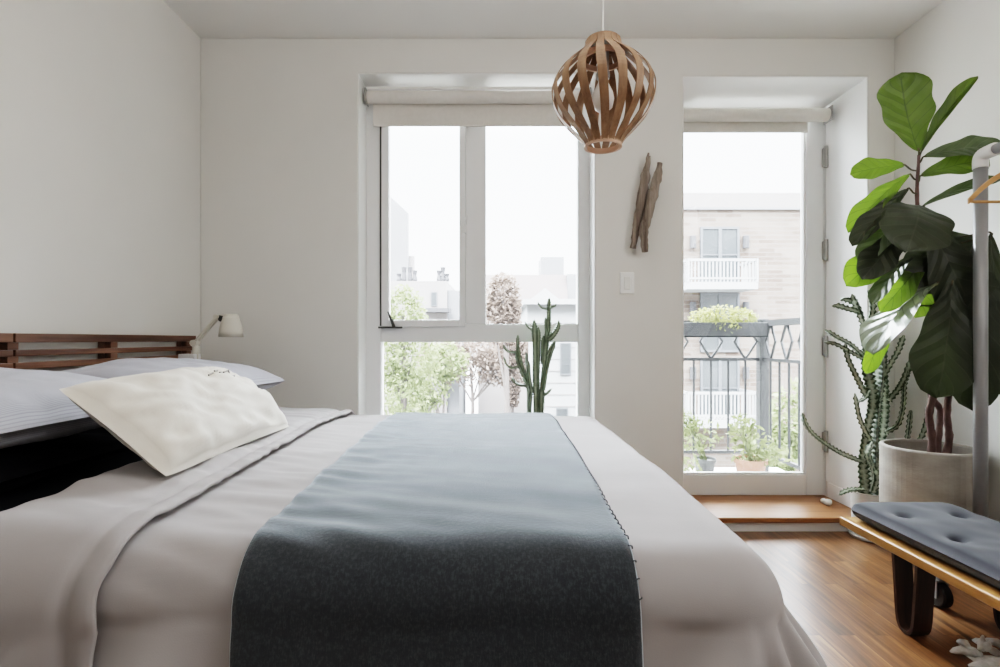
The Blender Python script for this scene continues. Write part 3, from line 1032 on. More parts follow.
sw = thing('light_switch', P(627, 283, 2.875), 'white rocker light switch on the wall below the driftwood', 'light switch')
c = P(627, 283, 2.875)
B(c.x - .038, c.x + .038, 2.872, 2.8795, c.z - .058, c.z + .058).build('switch_plate', 'trim', sw, bevel=.003)
B(c.x - .017, c.x + .017, 2.866, 2.8718, c.z - .034, c.z + .034).build('rocker', 'white', sw, bevel=.002)

# ------------------------------------------------------------------ bench
bn = thing('bench', (1.62, 1.5, 0), 'low oak bench with dark bent-wood legs along the right wall', 'bench')
B(1.41, 1.845, .55, 2.217, .262, .296).build('bench_top', 'oak', bn, bevel=.005)
for yf in (1.925, 1.42, .85):
    for x0 in (1.418, 1.77):
        path = smooth_path([(0, yf, .262), (0, yf - .010, .15), (0, yf - .019, .05), (0, yf - .033, .015), (0, yf - .055, .0065), (0, yf - .077, .015), (0, yf - .091, .05), (0, yf - .100, .15), (0, yf - .11, .262)], 6)
        m = MB()
        rows = []
        for k, q in enumerate(path):
            a = path[max(0, k - 1)]
            b = path[min(len(path) - 1, k + 1)]
            d = (b - a).normalized()
            nr_ = Vector((0, -d.z, d.y)) * .006
            rows.append([q + Vector((x0, 0, 0)) + nr_, q + Vector((x0 + .064, 0, 0)) + nr_, q + Vector((x0 + .064, 0, 0)) - nr_, q + Vector((x0, 0, 0)) - nr_])
        m.grid(rows, closed_u=True)
        m.build('leg', 'walnut', bn)

cs = thing('bench_cushion', (1.63, 1.5, .298), 'blue-grey tufted seat pad lying on the oak bench', 'cushion')
m = MB()
nx, ny = 44, 150
x0, x1, y0, y1 = 1.436, 1.835, .58, 2.19
tufts = [(x, y) for y in (2.02, 1.78, 1.54, 1.30, 1.06, .82) for x in (1.53, 1.74)]
for side in (1, -1):
    rows = []
    for j in range(ny + 1):
        r = []
        for i in range(nx + 1):
            s_, t = -1 + 2 * i / nx, -1 + 2 * j / ny
            x, y = lerp(x0, x1, i / nx), lerp(y0, y1, j / ny)
            ex = (1 - abs(s_) ** 10) ** .36 * (1 - abs(t) ** 36) ** .36
            hgt = .040 * ex
            if side > 0:
                for tx, ty in tufts:
                    dd = math.hypot(x - tx, y - ty)
                    hgt -= ex * (.024 * math.exp(-(dd / .022) ** 2) + .012 * math.exp(-(dd / .07) ** 2))
                hgt += .003 * ex * noise.noise(Vector((x * 14, y * 14, 1)))
                r.append((x, y, .337 + max(hgt, -.02)))
            else:
                r.append((x, y, .337 - hgt * .96))
        rows.append(r)
    m.grid(rows)
o = m.build('pad', 'cushion', cs, smooth=True)
weld(o)
for tx, ty in tufts:
    MB().lathe([(0, .004), (.006, .003), (.008, 0), (0, -.001)], (tx, ty, .344), 12).build('tuft_button', 'cushion', cs, smooth=True)

# ------------------------------------------------------------------ clothes rack
PX, PY = 1.925, 2.135
rk = thing('clothes_rack', (PX, 1.5, 0), 'pale grey tubular clothes rail on black castors behind the bench', 'clothes rack')
zt = 1.772
MB().tube([(PX, PY, .11), (PX, PY, zt - .02)], .0235, 20).build('upright', 'metal', rk, smooth=True)
MB().tube([(PX, .70, .11), (PX, .70, zt - .02)], .0235, 20).build('upright', 'metal', rk, smooth=True)
MB().tube([(PX, PY - .03, zt), (PX, .73, zt)], .019, 20).build('rail', 'metal', rk, smooth=True)
for y, s_ in ((PY, -1), (.70, 1)):
    e = smooth_path([(PX, y, zt - .055), (PX, y, zt - .02), (PX, y + s_ * .012, zt - .004), (PX, y + s_ * .04, zt), (PX, y + s_ * .065, zt)], 5)
    MB().tube(e, .0262, 20).build('elbow', 'trim', rk, smooth=True)
    MB().tube([(1.69, y - .07, .115), (2.09, y - .07, .115)], .016, 14).build('foot_bar', 'metal', rk, smooth=True)
    MB().tube([(PX, y, .115), (PX, y - .07, .115)], .016, 14).build('foot_joint', 'metal', rk, smooth=True)
    for x in (1.70, 2.08):
        yy = y - .075
        c_ = MB()
        c_.tube([(x - .019, yy, .047), (x - .014, yy, .047), (x + .014, yy, .047), (x + .019, yy, .047)], [.040, .046, .046, .040], 28)
        w_ = c_.build('castor', 'rubber', rk, smooth=False)
        f_ = MB().box(x - .024, x - .0195, yy - .012, yy + .012, .035, .10)
        f_.box(x + .0195, x + .024, yy - .012, yy + .012, .035, .10)
        f_.box(x - .024, x + .024, yy - .012, yy + .012, .098, .103)
        f_.build('castor_fork', 'metal', w_)


def hanger(y, label):
    t = thing('coat_hanger', (PX, y, 1.772), label, 'hanger', 'wooden hangers on the rail')
    zc = 1.665
    for s_ in (-1, 1):
        path = smooth_path([(PX, y, zc), (PX + s_ * .05, y, zc - .018), (PX + s_ * .12, y - .006, zc - .065), (PX + s_ * .178, y - .012, zc - .118)], 5)
        m_ = MB()
        rows = []
        for q in path:
            rows.append([q + Vector((0, -.006, .011)), q + Vector((0, .006, .011)), q + Vector((0, .006, -.011)), q + Vector((0, -.006, -.011))])
        i_, nr, nc = m_.grid(rows, closed_u=True)
        m_.f += [(i_, i_ + 1, i_ + 2, i_ + 3), (i_ + (nr - 1) * 4, i_ + (nr - 1) * 4 + 1, i_ + (nr - 1) * 4 + 2, i_ + (nr - 1) * 4 + 3)]
        m_.build('shoulder', 'hanger', t, bevel=.003)
    MB().tube([(PX - .165, y - .01, zc - .119), (PX + .165, y - .01, zc - .119)], .0055, 10).build('trouser_bar', 'hanger', t, smooth=True)
    hk = [(PX, y, zc + .005), (PX, y, zc + .045)]
    for k in range(9):
        a = -PI / 2 + k * PI / 6.4
        hk.append((PX + .024 * math.cos(a), y, zc + .108 + .024 * math.sin(a)))
    MB().tube(smooth_path(hk, 3), .0022, 8).build('hook', 'darkmetal', t, smooth=True)


hanger(2.00, 'wooden coat hanger nearest the upright of the rail, left end in full view')
hanger(1.86, 'second wooden coat hanger from the upright, only its rounded end in view')

# ------------------------------------------------------------------ rug
rg = thing('rug', (1.8, 1.2, 0), 'white shaggy rug with knotted fringe on the floor under the bench', 'rug')
m = MB()
rows = []
for j in range(61):
    r = []
    for i in range(41):
        x, y = lerp(1.52, 2.09, i / 40), lerp(.35, 1.735, j / 60)
        ed = min(i, 40 - i, 60 - j, j)
        hgt = .006 + (.020 + .014 * noise.noise(Vector((x * 26, y * 26, 0)))) * sstep(-1, 3, ed)
        r.append((x + .012 * noise.noise(Vector((x * 9, y * 9, 5))), y + .012 * noise.noise(Vector((x * 9, y * 9, 8))), max(.003, hgt) if ed else .002))
    rows.append(r)
m.grid(rows)
m.build('pile', 'rugwhite', rg, smooth=True)
rnd = random.Random(4)
tass = [(1.53, lerp(1.72, .9, k / 9), -1, 0) for k in range(10)] + [(lerp(1.54, 2.07, k / 8), 1.735, 0, 1) for k in range(9)]
for k, (x, y, dx, dy) in enumerate(tass):
    a = rnd.uniform(-.6, .6)
    d = Vector((dx, dy, 0))
    d = Vector((d.x * math.cos(a) - d.y * math.sin(a), d.x * math.sin(a) + d.y * math.cos(a), 0))
    L = rnd.uniform(.06, .1)
    p = Vector((x, y, .018))
    path = [p - d * .02, p, p + d * L * .25, p + d * L * .5 + Vector((0, 0, .006)), p + d * L * .8, p + d * L + Vector((0, 0, -.006))]
    MB().tube(path, [.010, .013, .009, .014, .010, .003], 8).build('tassel', 'rugwhite', rg, smooth=True)
    if k % 2 == 0:
        p2 = p + Vector((0, 0, .02)) - d * .03
        q2 = p2 + Vector((rnd.uniform(-.03, .03), rnd.uniform(-.03, .03), .035))
        MB().tube([p2, p2.lerp(q2, .5), q2], [.010, .012, .003], 7).build('tuft', 'rugwhite', rg, smooth=True)

# small white pebbles on the step
for k, (px, py, D, r, lab) in enumerate(((823.5, 498.5, 3.10, .017, 'small white pebble on the door step, the left one of two'), (828, 499.5, 3.06, .021, 'small white pebble on the door step, the right one by the reveal'))):
    c = P(px, py, D)
    c.z = .081 + r * .85
    m = MB()
    rows = []
    for j in range(11):
        ph = PI * j / 10
        rows.append([c + Vector((math.sin(ph) * math.cos(2 * PI * i / 16), math.sin(ph) * math.sin(2 * PI * i / 16), .85 * math.cos(ph))) * r * (1 + .18 * noise.noise(Vector((ph * 2, math.cos(2 * PI * i / 16) * 1.5, k + math.sin(2 * PI * i / 16))))) for i in range(16)])
    m.grid(rows, closed_u=True)
    for q in m.v:
        q.z = max(q.z, .0812)
    tag(m.build('pebble', 'whitepot', smooth=True), lab, 'pebble', 'white pebbles on the step')


# ------------------------------------------------------------------ fiddle-leaf fig
def leaf(base, tip, width, nrm, bend=.06, fold=.12, seed=0, shape=1.0, nt_=22, ns=12, wave=.06):
    base, tip = Vector(base), Vector(tip)
    d = tip - base
    L = d.length
    T = d.normalized()
    Nn = Vector(nrm)
    Nn = (Nn - T * Nn.dot(T)).normalized()
    S = T.cross(Nn).normalized()
    m = MB()
    m.uv = []
    rows = []
    for j in range(nt_ + 1):
        t = j / nt_
        # fiddle outline: narrow waist low, wide rounded top
        w_ = (t ** .55) * ((1 - t ** 3.2) ** .62) * (.62 + .45 * t) * 1.28 * width / 2
        w_ *= 1 + .07 * math.sin(t * 17 + seed)
        ctr = base + T * (t * L) + Nn * (bend * L * (4 * t * (1 - t)))
        r = []
        for i in range(ns + 1):
            s_ = -1 + 2 * i / ns
            off = fold * abs(s_) * w_ + wave * width * .5 * math.sin(t * 13 + seed * 1.7 + (1.5 if s_ > 0 else 0)) * s_ * s_ * .6
            off += .02 * width * noise.noise(Vector((s_ * 2, t * 5, seed)))
            r.append(ctr + S * (s_ * w_) + Nn * off)
            m.uv.append(((s_ + 1) / 2, t))
        rows.append(r)
    m.grid(rows)
    return m


ps = thing('plant_stand', (1.935, 2.40, 0), 'low white plant stand under the round concrete planter, behind the bench', 'plant stand')
MB().lathe([(0, .140), (.135, .140), (.138, .150), (.135, .160), (0, .160)], (1.935, 2.40, 0), 32).build('stand_top', 'trim', ps)
for k in range(4):
    a = PI / 4 + k * PI / 2 - .12
    MB().tube([(1.935 + .10 * math.cos(a), 2.40 + .10 * math.sin(a), .1395), (1.935 + .125 * math.cos(a), 2.40 + .125 * math.sin(a), .001)], [.013, .010], 10).build('leg', 'trim', ps)
fg = thing('potted_fiddle_leaf_fig', (1.935, 2.40, .161), 'tall fiddle-leaf fig in a round concrete planter in the right corner', 'potted plant')
pcx, pcy, pR, pH = 1.935, 2.40, .186, .553
MB().lathe([(0, .162), (pR - .012, .162), (pR, .174), (pR, pH - .008), (pR - .004, pH), (pR - .018, pH), (pR - .022, pH - .01), (pR - .024, pH - .09), (0, pH - .09)], (pcx, pcy, 0), 56).build('planter', 'concrete', fg, smooth=False, bevel=.003)
MB().lathe([(0, .012), (.06, .010), (pR - .027, 0)], (pcx, pcy, pH - .086), 32).build('soil', 'soil', fg, smooth=True)
DT = 2.30
for pts, rad, nm, mat in (
        ([(930, 475, 2.36), (932, 440, 2.36), (929, 415, 2.35), (934, 390, 2.34), (939, 330, 2.32), (937, 300, 2.3), (930, 260, 2.3), (920, 225, 2.3), (917, 195, 2.3), (919, 155, 2.28)],
         [.018, .016, .015, .014, .012, .011, .010, .009, .008, .006], 'stem', 'bark'),
        ([(942, 472, 2.33), (949, 440, 2.33), (947, 415, 2.34), (950, 385, 2.33), (958, 340, 2.28), (960, 300, 2.24)], [.017, .015, .014, .013, .011, .008], 'stem', 'bark'),
        ([(936, 472, 2.42), (938, 440, 2.42), (940, 410, 2.41), (930, 392, 2.40), (936, 350, 2.38), (925, 300, 2.36)], [.016, .014, .013, .012, .010, .007], 'stem', 'bark')):
    path = smooth_path([P(a, b, c_) for a, b, c_ in pts], 5)
    n = len(path)
    rr = []
    for k in range(n):
        t = k / (n - 1) * (len(rad) - 1)
        i = min(int(t), len(rad) - 2)
        rr.append(lerp(rad[i], rad[i + 1], t - i) * (1 + .10 * math.sin(k * 2.4)))
    MB().tube(path, rr, 10).build(nm, mat, fg, smooth=True)

TOC = Vector((0, -1, .15))      # facing the room
LV = [
    # base(px,py,D)     tip(px,py,D)      width   normal            bend  fold  material
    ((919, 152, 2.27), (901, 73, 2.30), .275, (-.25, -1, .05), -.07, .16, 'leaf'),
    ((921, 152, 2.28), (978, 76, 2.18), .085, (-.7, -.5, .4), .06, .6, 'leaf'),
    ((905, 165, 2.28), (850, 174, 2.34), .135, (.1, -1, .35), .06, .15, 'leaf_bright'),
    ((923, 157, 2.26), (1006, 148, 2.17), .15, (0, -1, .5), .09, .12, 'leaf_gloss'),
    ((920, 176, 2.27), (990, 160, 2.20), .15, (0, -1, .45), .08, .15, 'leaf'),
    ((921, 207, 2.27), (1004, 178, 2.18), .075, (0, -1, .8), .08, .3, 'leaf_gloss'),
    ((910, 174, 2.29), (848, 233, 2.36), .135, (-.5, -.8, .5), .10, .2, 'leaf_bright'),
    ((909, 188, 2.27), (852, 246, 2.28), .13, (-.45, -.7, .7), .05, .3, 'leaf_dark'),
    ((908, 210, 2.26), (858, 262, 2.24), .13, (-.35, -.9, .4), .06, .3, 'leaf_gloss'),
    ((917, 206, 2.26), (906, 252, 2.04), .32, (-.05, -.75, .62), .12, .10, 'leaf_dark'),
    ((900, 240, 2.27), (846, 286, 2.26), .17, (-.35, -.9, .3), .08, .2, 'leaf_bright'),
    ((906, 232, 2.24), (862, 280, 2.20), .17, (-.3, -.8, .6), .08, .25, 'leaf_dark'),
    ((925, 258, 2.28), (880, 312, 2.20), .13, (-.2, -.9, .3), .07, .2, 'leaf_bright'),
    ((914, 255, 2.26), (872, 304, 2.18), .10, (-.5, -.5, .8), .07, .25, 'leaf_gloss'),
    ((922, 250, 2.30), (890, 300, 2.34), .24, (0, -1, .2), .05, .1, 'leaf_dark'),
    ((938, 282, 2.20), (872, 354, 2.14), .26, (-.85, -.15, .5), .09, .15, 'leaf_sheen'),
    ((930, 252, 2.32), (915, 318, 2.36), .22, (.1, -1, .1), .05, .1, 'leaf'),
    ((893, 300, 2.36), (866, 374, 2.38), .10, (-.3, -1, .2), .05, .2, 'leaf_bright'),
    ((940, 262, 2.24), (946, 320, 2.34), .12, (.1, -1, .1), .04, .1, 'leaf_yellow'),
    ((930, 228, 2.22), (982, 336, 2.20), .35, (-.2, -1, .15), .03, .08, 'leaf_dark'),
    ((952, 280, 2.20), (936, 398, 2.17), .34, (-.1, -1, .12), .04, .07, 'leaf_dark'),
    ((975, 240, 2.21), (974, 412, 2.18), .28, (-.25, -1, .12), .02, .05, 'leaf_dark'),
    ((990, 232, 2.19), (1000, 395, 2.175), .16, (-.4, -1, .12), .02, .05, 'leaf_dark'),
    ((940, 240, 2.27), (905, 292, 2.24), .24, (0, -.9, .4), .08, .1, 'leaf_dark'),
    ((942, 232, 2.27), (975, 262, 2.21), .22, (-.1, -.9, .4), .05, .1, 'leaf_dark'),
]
for k, (b_, t_, wd, nr_, bd, fo, mt_) in enumerate(LV):
    bb, tt = P(*b_), P(*t_)
    lf = leaf(bb, tt, wd, nr_, bd, fo, seed=k * 1.37)
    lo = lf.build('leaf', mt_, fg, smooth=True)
    # petiole back to the stem
    near = P(918 if b_[1] < 215 else 932, b_[1] + 6, 2.3)
    if (near - bb).length > .01:
        mid = near.lerp(bb, .5) + Vector((0, 0, -.008))
        MB().tube(smooth_path([near, mid, bb, bb.lerp(tt, .05)], 3), .0035, 7).build('leaf_stalk', 'stemdark', lo, smooth=True)


# ------------------------------------------------------------------ cacti
def cactus_stem(pts, rad, ribs=4, seed=0, tooth=.16, pitch=.016, inner=.5, tip=True, rot=.4, sub=8):
    path = smooth_path(pts, sub)
    # resample by length
    acc = [0]
    for k in range(1, len(path)):
        acc.append(acc[-1] + (path[k] - path[k - 1]).length)
    tot = acc[-1]
    n = max(8, int(tot / (pitch / 4)))
    P_ = []
    j = 0
    for k in range(n + 1):
        s_ = tot * k / n
        while j < len(acc) - 2 and acc[j + 1] < s_:
            j += 1
        P_.append(path[j].lerp(path[j + 1], (s_ - acc[j]) / max(1e-9, acc[j + 1] - acc[j])))
    m = MB()
    m.attr = []
    rows = []
    up = Vector((.3, 1, .2)).normalized()
    nn = ribs * 2
    for k, p in enumerate(P_):
        d = (P_[min(n, k + 1)] - P_[max(0, k - 1)]).normalized()
        s_ = d.cross(up).normalized()
        up = s_.cross(d).normalized()
        t = k / n
        R = rad * (1 if not tip else max(.03, min(1, ((1 - t) * tot / (rad * 2.0)))) ** .5)
        R *= (.9 + .1 * math.sin(k * .07 + seed))
        r = []
        for q in range(nn):
            a = 2 * PI * q / nn + rot + seed
            if q % 2 == 0:
                rr = R * (1 + tooth * math.sin(2 * PI * k / 4 + 1.5))
                m.attr.append(.95 if k % 4 != 1 else .6)
            else:
                rr = R * inner
                m.attr.append(0.0)
            r.append(p + (s_ * math.cos(a) + up * math.sin(a)) * rr)
        rows.append(r)
    i, nr, nc = m.grid(rows, closed_u=True)
    m.f.append(tuple(i + q for q in range(nn))[::-1])
    m.f.append(tuple(i + (nr - 1) * nn + q for q in range(nn)))
    return m


cp = thing('potted_cactus', (1.872, 2.735, 0), 'tall branching candelabra cactus in a small white pot beside the balcony door', 'potted plant')
ccx, ccy = 1.925, 2.782
MB().lathe([(0, .012), (.066, .012), (.074, .03), (.082, .235), (.085, .242), (.077, .242), (.072, .215), (0, .215)], (ccx, ccy, 0), 40).build('pot', 'whitepot', cp, smooth=False, bevel=.002)
MB().lathe([(0, .001), (.080, .001), (.092, .018), (.088, .020), (.078, .008), (0, .008)], (ccx, ccy, 0), 40).build('saucer', 'whitepot', cp)
MB().lathe([(0, .010), (.05, .008), (.073, 0)], (ccx, ccy, .216), 24).build('soil', 'soil', cp, smooth=True)
D0 = 2.70
CS = [
    ('stem', [(876, 500, 2.72), (873, 460, 2.72), (876, 410, 2.71), (880, 375, 2.70), (879, 345, 2.68)], .033, 0.2),
    ('stem', [(866, 500, 2.70), (862, 465, 2.69), (866, 430, 2.69), (872, 400, 2.70), (866, 372, 2.69), (864, 345, 2.68)], .028, 1.0),
    ('stem', [(881, 500, 2.75), (882, 450, 2.75), (886, 410, 2.75), (884, 360, 2.74), (888, 320, 2.72)], .026, 2.0),
    ('branch', [(862, 462, 2.68), (838, 452, 2.64), (816, 437, 2.60), (806, 425, 2.58), (802, 413, 2.57)], .0135, .5),
    ('branch', [(866, 395, 2.68), (856, 375, 2.66), (848, 358, 2.65), (845, 343, 2.64)], .015, 1.5),
    ('branch', [(868, 362, 2.68), (852, 346, 2.65), (836, 337, 2.63), (825, 330, 2.62)], .015, 2.5),
    ('branch', [(862, 358, 2.66), (848, 350, 2.64), (834, 343, 2.63), (824, 342, 2.63)], .013, 3.5),
    ('branch', [(866, 350, 2.68), (864, 325, 2.66), (858, 308, 2.65), (852, 294, 2.64)], .018, 4.1),
    ('branch', [(859, 312, 2.65), (848, 309, 2.64), (838, 306, 2.63), (832, 306, 2.62)], .016, 5.1),
    ('branch', [(862, 318, 2.66), (856, 304, 2.66), (846, 299, 2.66), (840, 300, 2.66)], .015, 5.7),
    ('branch', [(870, 322, 2.67), (872, 305, 2.66), (868, 290, 2.66)], .016, .9),
    ('branch', [(871, 440, 2.67), (861, 420, 2.66), (857, 403, 2.65), (855, 393, 2.65)], .014, 1.9),
    ('branch', [(858, 402, 2.65), (866, 398, 2.65), (870, 390, 2.66)], .010, 2.3),
    ('branch', [(886, 432, 2.70), (898, 424, 2.69), (903, 405, 2.68), (904, 385, 2.67), (908, 370, 2.66)], .014, 2.9),
    ('branch', [(888, 400, 2.70), (898, 388, 2.69), (905, 375, 2.68), (911, 358, 2.67)], .018, 3.3),
    ('branch', [(882, 380, 2.70), (892, 362, 2.69), (899, 350, 2.69), (904, 335, 2.70)], .016, 3.9),
    ('branch', [(907, 442, 2.76), (909, 428, 2.76), (911, 410, 2.76)], .014, 4.6),
    ('branch', [(919, 440, 2.60), (924, 428, 2.60), (928, 412, 2.60), (930, 400, 2.60)], .016, 5.3),
    ('branch', [(864, 490, 2.66), (852, 490, 2.63), (845, 492, 2.61), (839, 495, 2.60)], .013, 6.0),
    ('branch', [(874, 470, 2.66), (868, 455, 2.64), (872, 442, 2.63)], .016, .3),
    ('branch', [(872, 492, 2.64), (876, 478, 2.63), (873, 466, 2.63)], .018, .8),
]
for nm, pts, rad, sd in CS:
    cactus_stem([P(a_, b_, min(c_ + .06, 2.80) if a_ < 905 else c_) for a_, b_, c_ in pts], rad * 1.12, 3, sd, inner=.5, tooth=.26, pitch=.026).build(nm, 'cactus', cp)

wc = thing('potted_cactus', (P(537, 413, 2.965).x, 2.965, WZ0 + .021), 'small upright cactus in a pot standing on the window sill', 'potted plant')
wx = P(537, 413, 2.965).x
MB().lathe([(0, .001), (.045, .001), (.055, .10), (.058, .105), (.050, .105), (.046, .09), (0, .09)], (wx, 2.965, WZ0 + .021), 32).build('pot', 'whitepot', wc, bevel=.002)
MB().lathe([(0, .006), (.046, 0)], (wx, 2.965, WZ0 + .112), 20).build('soil', 'soil', wc, smooth=True)


def Z(a, b, D=2.965):
    return P(480 + a / 4.767, 280 + b / 4.767, D)


CW = [
    ('stem', [(265, 800), (265, 640), (262, 400), (258, 190)], .0115, 0, 2.955),
    ('stem', [(245, 800), (235, 640), (235, 520), (205, 440), (183, 350), (180, 315)], .0095, 1, 2.965),
    ('stem', [(285, 800), (293, 640), (300, 480), (318, 300), (328, 190), (330, 85)], .0105, 2, 2.97),
    ('stem', [(275, 800), (272, 640), (275, 420), (278, 225)], .0095, 3, 2.985),
    ('branch', [(242, 540), (232, 460), (230, 385)], .0090, 1.2, 2.955),
    ('branch', [(222, 505), (195, 500), (168, 490), (150, 462)], .0055, 2.2, 2.95),
    ('branch', [(185, 412), (150, 418), (125, 402), (114, 365)], .0055, 3.2, 2.955),
    ('branch', [(170, 345), (140, 342), (122, 330), (110, 308)], .0048, 4.2, 2.965),
    ('branch', [(181, 330), (180, 300), (181, 262)], .0068, 5.2, 2.965),
    ('branch', [(215, 460), (190, 410), (172, 345)], .0078, .6, 2.955),
    ('branch', [(325, 285), (350, 260), (370, 225), (376, 192)], .0105, 1.7, 2.955),
    ('branch', [(300, 520), (318, 420), (338, 340), (358, 292)], .0085, 2.7, 2.955),
    ('branch', [(318, 300), (316, 240), (312, 178)], .0060, 3.7, 2.955),
    ('branch', [(326, 138), (300, 135), (284, 122), (276, 104)], .0042, 4.7, 2.965),
    ('branch', [(332, 135), (350, 126), (368, 114)], .0042, 5.7, 2.965),
    ('branch', [(303, 552), (322, 538), (342, 518)], .0045, .9, 2.955),
    ('branch', [(255, 240), (232, 225), (213, 198)], .0045, 1.9, 2.965),
    ('branch', [(232, 440), (222, 390), (222, 345)], .0060, 2.9, 2.975),
    ('branch', [(300, 400), (300, 330), (305, 265)], .0090, 3.9, 2.975),
]
for nm, pts, rad, sd, D in CW:
    cactus_stem([Z(a, b, D) for a, b in pts], rad * 1.8, 4, sd, inner=.68, pitch=.014).build(nm, 'cactus_win', wc)

# ------------------------------------------------------------------ balcony
tag(B(.55, 2.15, 3.36, 4.14, -.12, .04).build('balcony_floor', 'balcony_tile'), kind='structure')
br = thing('balcony_railing', (1.3, 4.05, .04), 'grey wrought-iron balcony railing with diamond ornaments outside the glazed door', 'railing')
yr, xr_ = 4.03, 1.985
zt_, zm, zb = 1.155, .885, .185
for (z, h_) in ((zt_, .022), (zm, .012), (zb, .012)):
    MB().box(.60, xr_, yr - h_, yr + h_, z - h_, z + h_).box(xr_ - h_, xr_ + h_, 3.38, yr, z - h_, z + h_).build('rail', 'iron', br)
B(xr_ - .034, xr_ + .034, yr - .034, yr + .034, .041, 1.19).build('post', 'iron', br, bevel=.004)
B(.60, .66, yr - .03, yr + .03, .041, 1.19).build('post', 'iron', br, bevel=.004)
for k in range(9):
    x = .815 + k * .130
    if x < xr_ - .06:
        MB().tube([(x, yr, zb), (x, yr, zm)], .009, 8).build('baluster', 'iron', br)
for k in range(5):
    y = yr - .12 - k * .125
    MB().tube([(xr_, y, zb), (xr_, y, zm)], .009, 8).build('baluster', 'iron', br)
# diamonds between the two upper rails
for k in range(9):
    x = .815 + k * .130 + .0
    if x < xr_ - .08 and k % 2 == 0:
        w_ = .085
        zc = (zm + zt_) / 2
        path = [(x, yr, zm + .01), (x - .02, yr, zm + .03), (x - w_, yr, zc), (x - .02, yr, zt_ - .03), (x, yr, zt_ - .01), (x + .02, yr, zt_ - .03), (x + w_, yr, zc), (x + .02, yr, zm + .03), (x, yr, zm + .01)]
        MB().tube(path, .010, 8).build('diamond_ornament', 'iron', br)
for k in range(3):
    y = yr - .12 - k * .22
    w_ = .07
    zc = (zm + zt_) / 2
    path = [(xr_, y, zm + .01), (xr_, y - .015, zm + .03), (xr_, y - w_, zc), (xr_, y - .015, zt_ - .03), (xr_, y, zt_ - .01), (xr_, y + .015, zt_ - .03), (xr_, y + w_, zc), (xr_, y + .015, zm + .03), (xr_, y, zm + .01)]
    MB().tube(path, .010, 8).build('diamond_ornament', 'iron', br)


def foliage(ell, n, size, seed, stalk=0.0):
    rn = random.Random(seed)
    m_ = MB()
    for _ in range(n):
        c_, r_ = ell[rn.randrange(len(ell))]
        while True:
            q = Vector((rn.uniform(-1, 1), rn.uniform(-1, 1), rn.uniform(-1, 1)))
            if .25 < q.length < 1:
                break
        q = q * (.55 + .45 * rn.random()) / max(.5, q.length) * 1.0
        c2 = Vector(c_) + Vector((q.x * r_[0], q.y * r_[1], q.z * r_[2]))
        d = Vector((rn.gauss(0, 1), rn.gauss(0, 1), rn.gauss(0, 1))).normalized()
        e = d.cross(Vector((rn.gauss(0, 1), rn.gauss(0, 1), rn.gauss(0, 1)))).normalized()
        s_ = size * rn.uniform(.6, 1.3)
        i = len(m_.v)
        m_.v += [c2 - d * s_, c2 + e * s_ * .45, c2 + d * s_, c2 - e * s_ * .45]
        m_.f.append((i, i + 1, i + 2, i + 3))
    return m_


fb = thing('flower_box', (1.6, 3.93, 1.0), 'grey flower box of yellow-green plants hung on the balcony rail', 'flower box')
# trough with open top hung on the inside of the rail
m = MB()
bx0, bx1, by0, by1, bz0, bz1 = 1.20, 1.915, 3.80, 3.985, 1.05, 1.155
m.box(bx0, bx1, by0, by0 + .012, bz0, bz1).box(bx0, bx1, by1 - .012, by1, bz0, bz1).box(bx0, bx0 + .012, by0, by1, bz0, bz1).box(bx1 - .012, bx1, by0, by1, bz0, bz1).box(bx0, bx1, by0, by1, bz0, bz0 + .012)
m.build('trough', 'flowerbox', fb, bevel=.003)
B(bx0 + .014, bx1 - .014, by0 + .014, by1 - .014, bz1 - .04, bz1 - .02).build('soil', 'soil', fb)
for x in (1.35, 1.78):
    MB().tube([(x, by1 + .004, bz0 + .03), (x, by1 + .004, bz1 + .03), (x, yr + .03, bz1 + .035), (x, yr + .034, bz1 - .02)], .005, 6).build('hook', 'iron', fb)
foliage([((1.62, 3.88, 1.205), (.19, .10, .085)), ((1.50, 3.88, 1.19), (.14, .10, .075)), ((1.76, 3.88, 1.19), (.12, .09, .07)), ((1.62, 3.84, 1.13), (.15, .06, .05))], 1500, .017, 5).build('foliage', 'box_green', fb)


def potplant(cx, cy, r, hgt, ell, n, size, potmat, label, seed):
    t = thing('potted_balcony_plant', (cx, cy, .041), label, 'potted plant')
    MB().lathe([(0, .001), (r * .75, .001), (r, hgt), (r * 1.08, hgt), (r * 1.08, hgt * .86), (r * .98, hgt * .86), (r * .9, hgt * .9), (0, hgt * .88)], (cx, cy, .041), 28).build('pot', potmat, t)
    foliage(ell, n, size, seed).build('foliage', 'pot_green', t)
    st_ = MB()
    rn = random.Random(seed)
    for _ in range(9):
        c_, r_ = ell[rn.randrange(len(ell))]
        e = Vector(c_) + Vector((rn.uniform(-.7, .7) * r_[0], rn.uniform(-.7, .7) * r_[1], rn.uniform(-.2, .7) * r_[2]))
        b0 = Vector((cx + rn.uniform(-.4, .4) * r, cy + rn.uniform(-.4, .4) * r, .04 + hgt * .85))
        st_.tube(smooth_path([b0, b0.lerp(e, .5) + Vector((0, 0, .03)), e], 3), .004, 5)
    st_.build('stems', 'pot_green', t)


potplant(1.70, 3.62, .10, .185, [((1.70, 3.62, .32), (.17, .13, .17)), ((1.80, 3.60, .25), (.16, .12, .08)), ((1.66, 3.66, .42), (.10, .10, .12))], 420, .026, 'terracotta', 'leafy plant in a terracotta pot on the balcony floor', 12)
potplant(1.42, 3.70, .07, .17, [((1.36, 3.68, .37), (.17, .12, .15)), ((1.28, 3.68, .45), (.08, .10, .10))], 300, .024, 'greypot', 'leafy plant in a grey pot on the balcony floor, left of the terracotta one', 13)
potplant(1.18, 3.54, .06, .09, [((1.20, 3.54, .17), (.14, .10, .09))], 200, .022, 'greypot', 'low yellowish plant in the left corner of the balcony floor', 14)

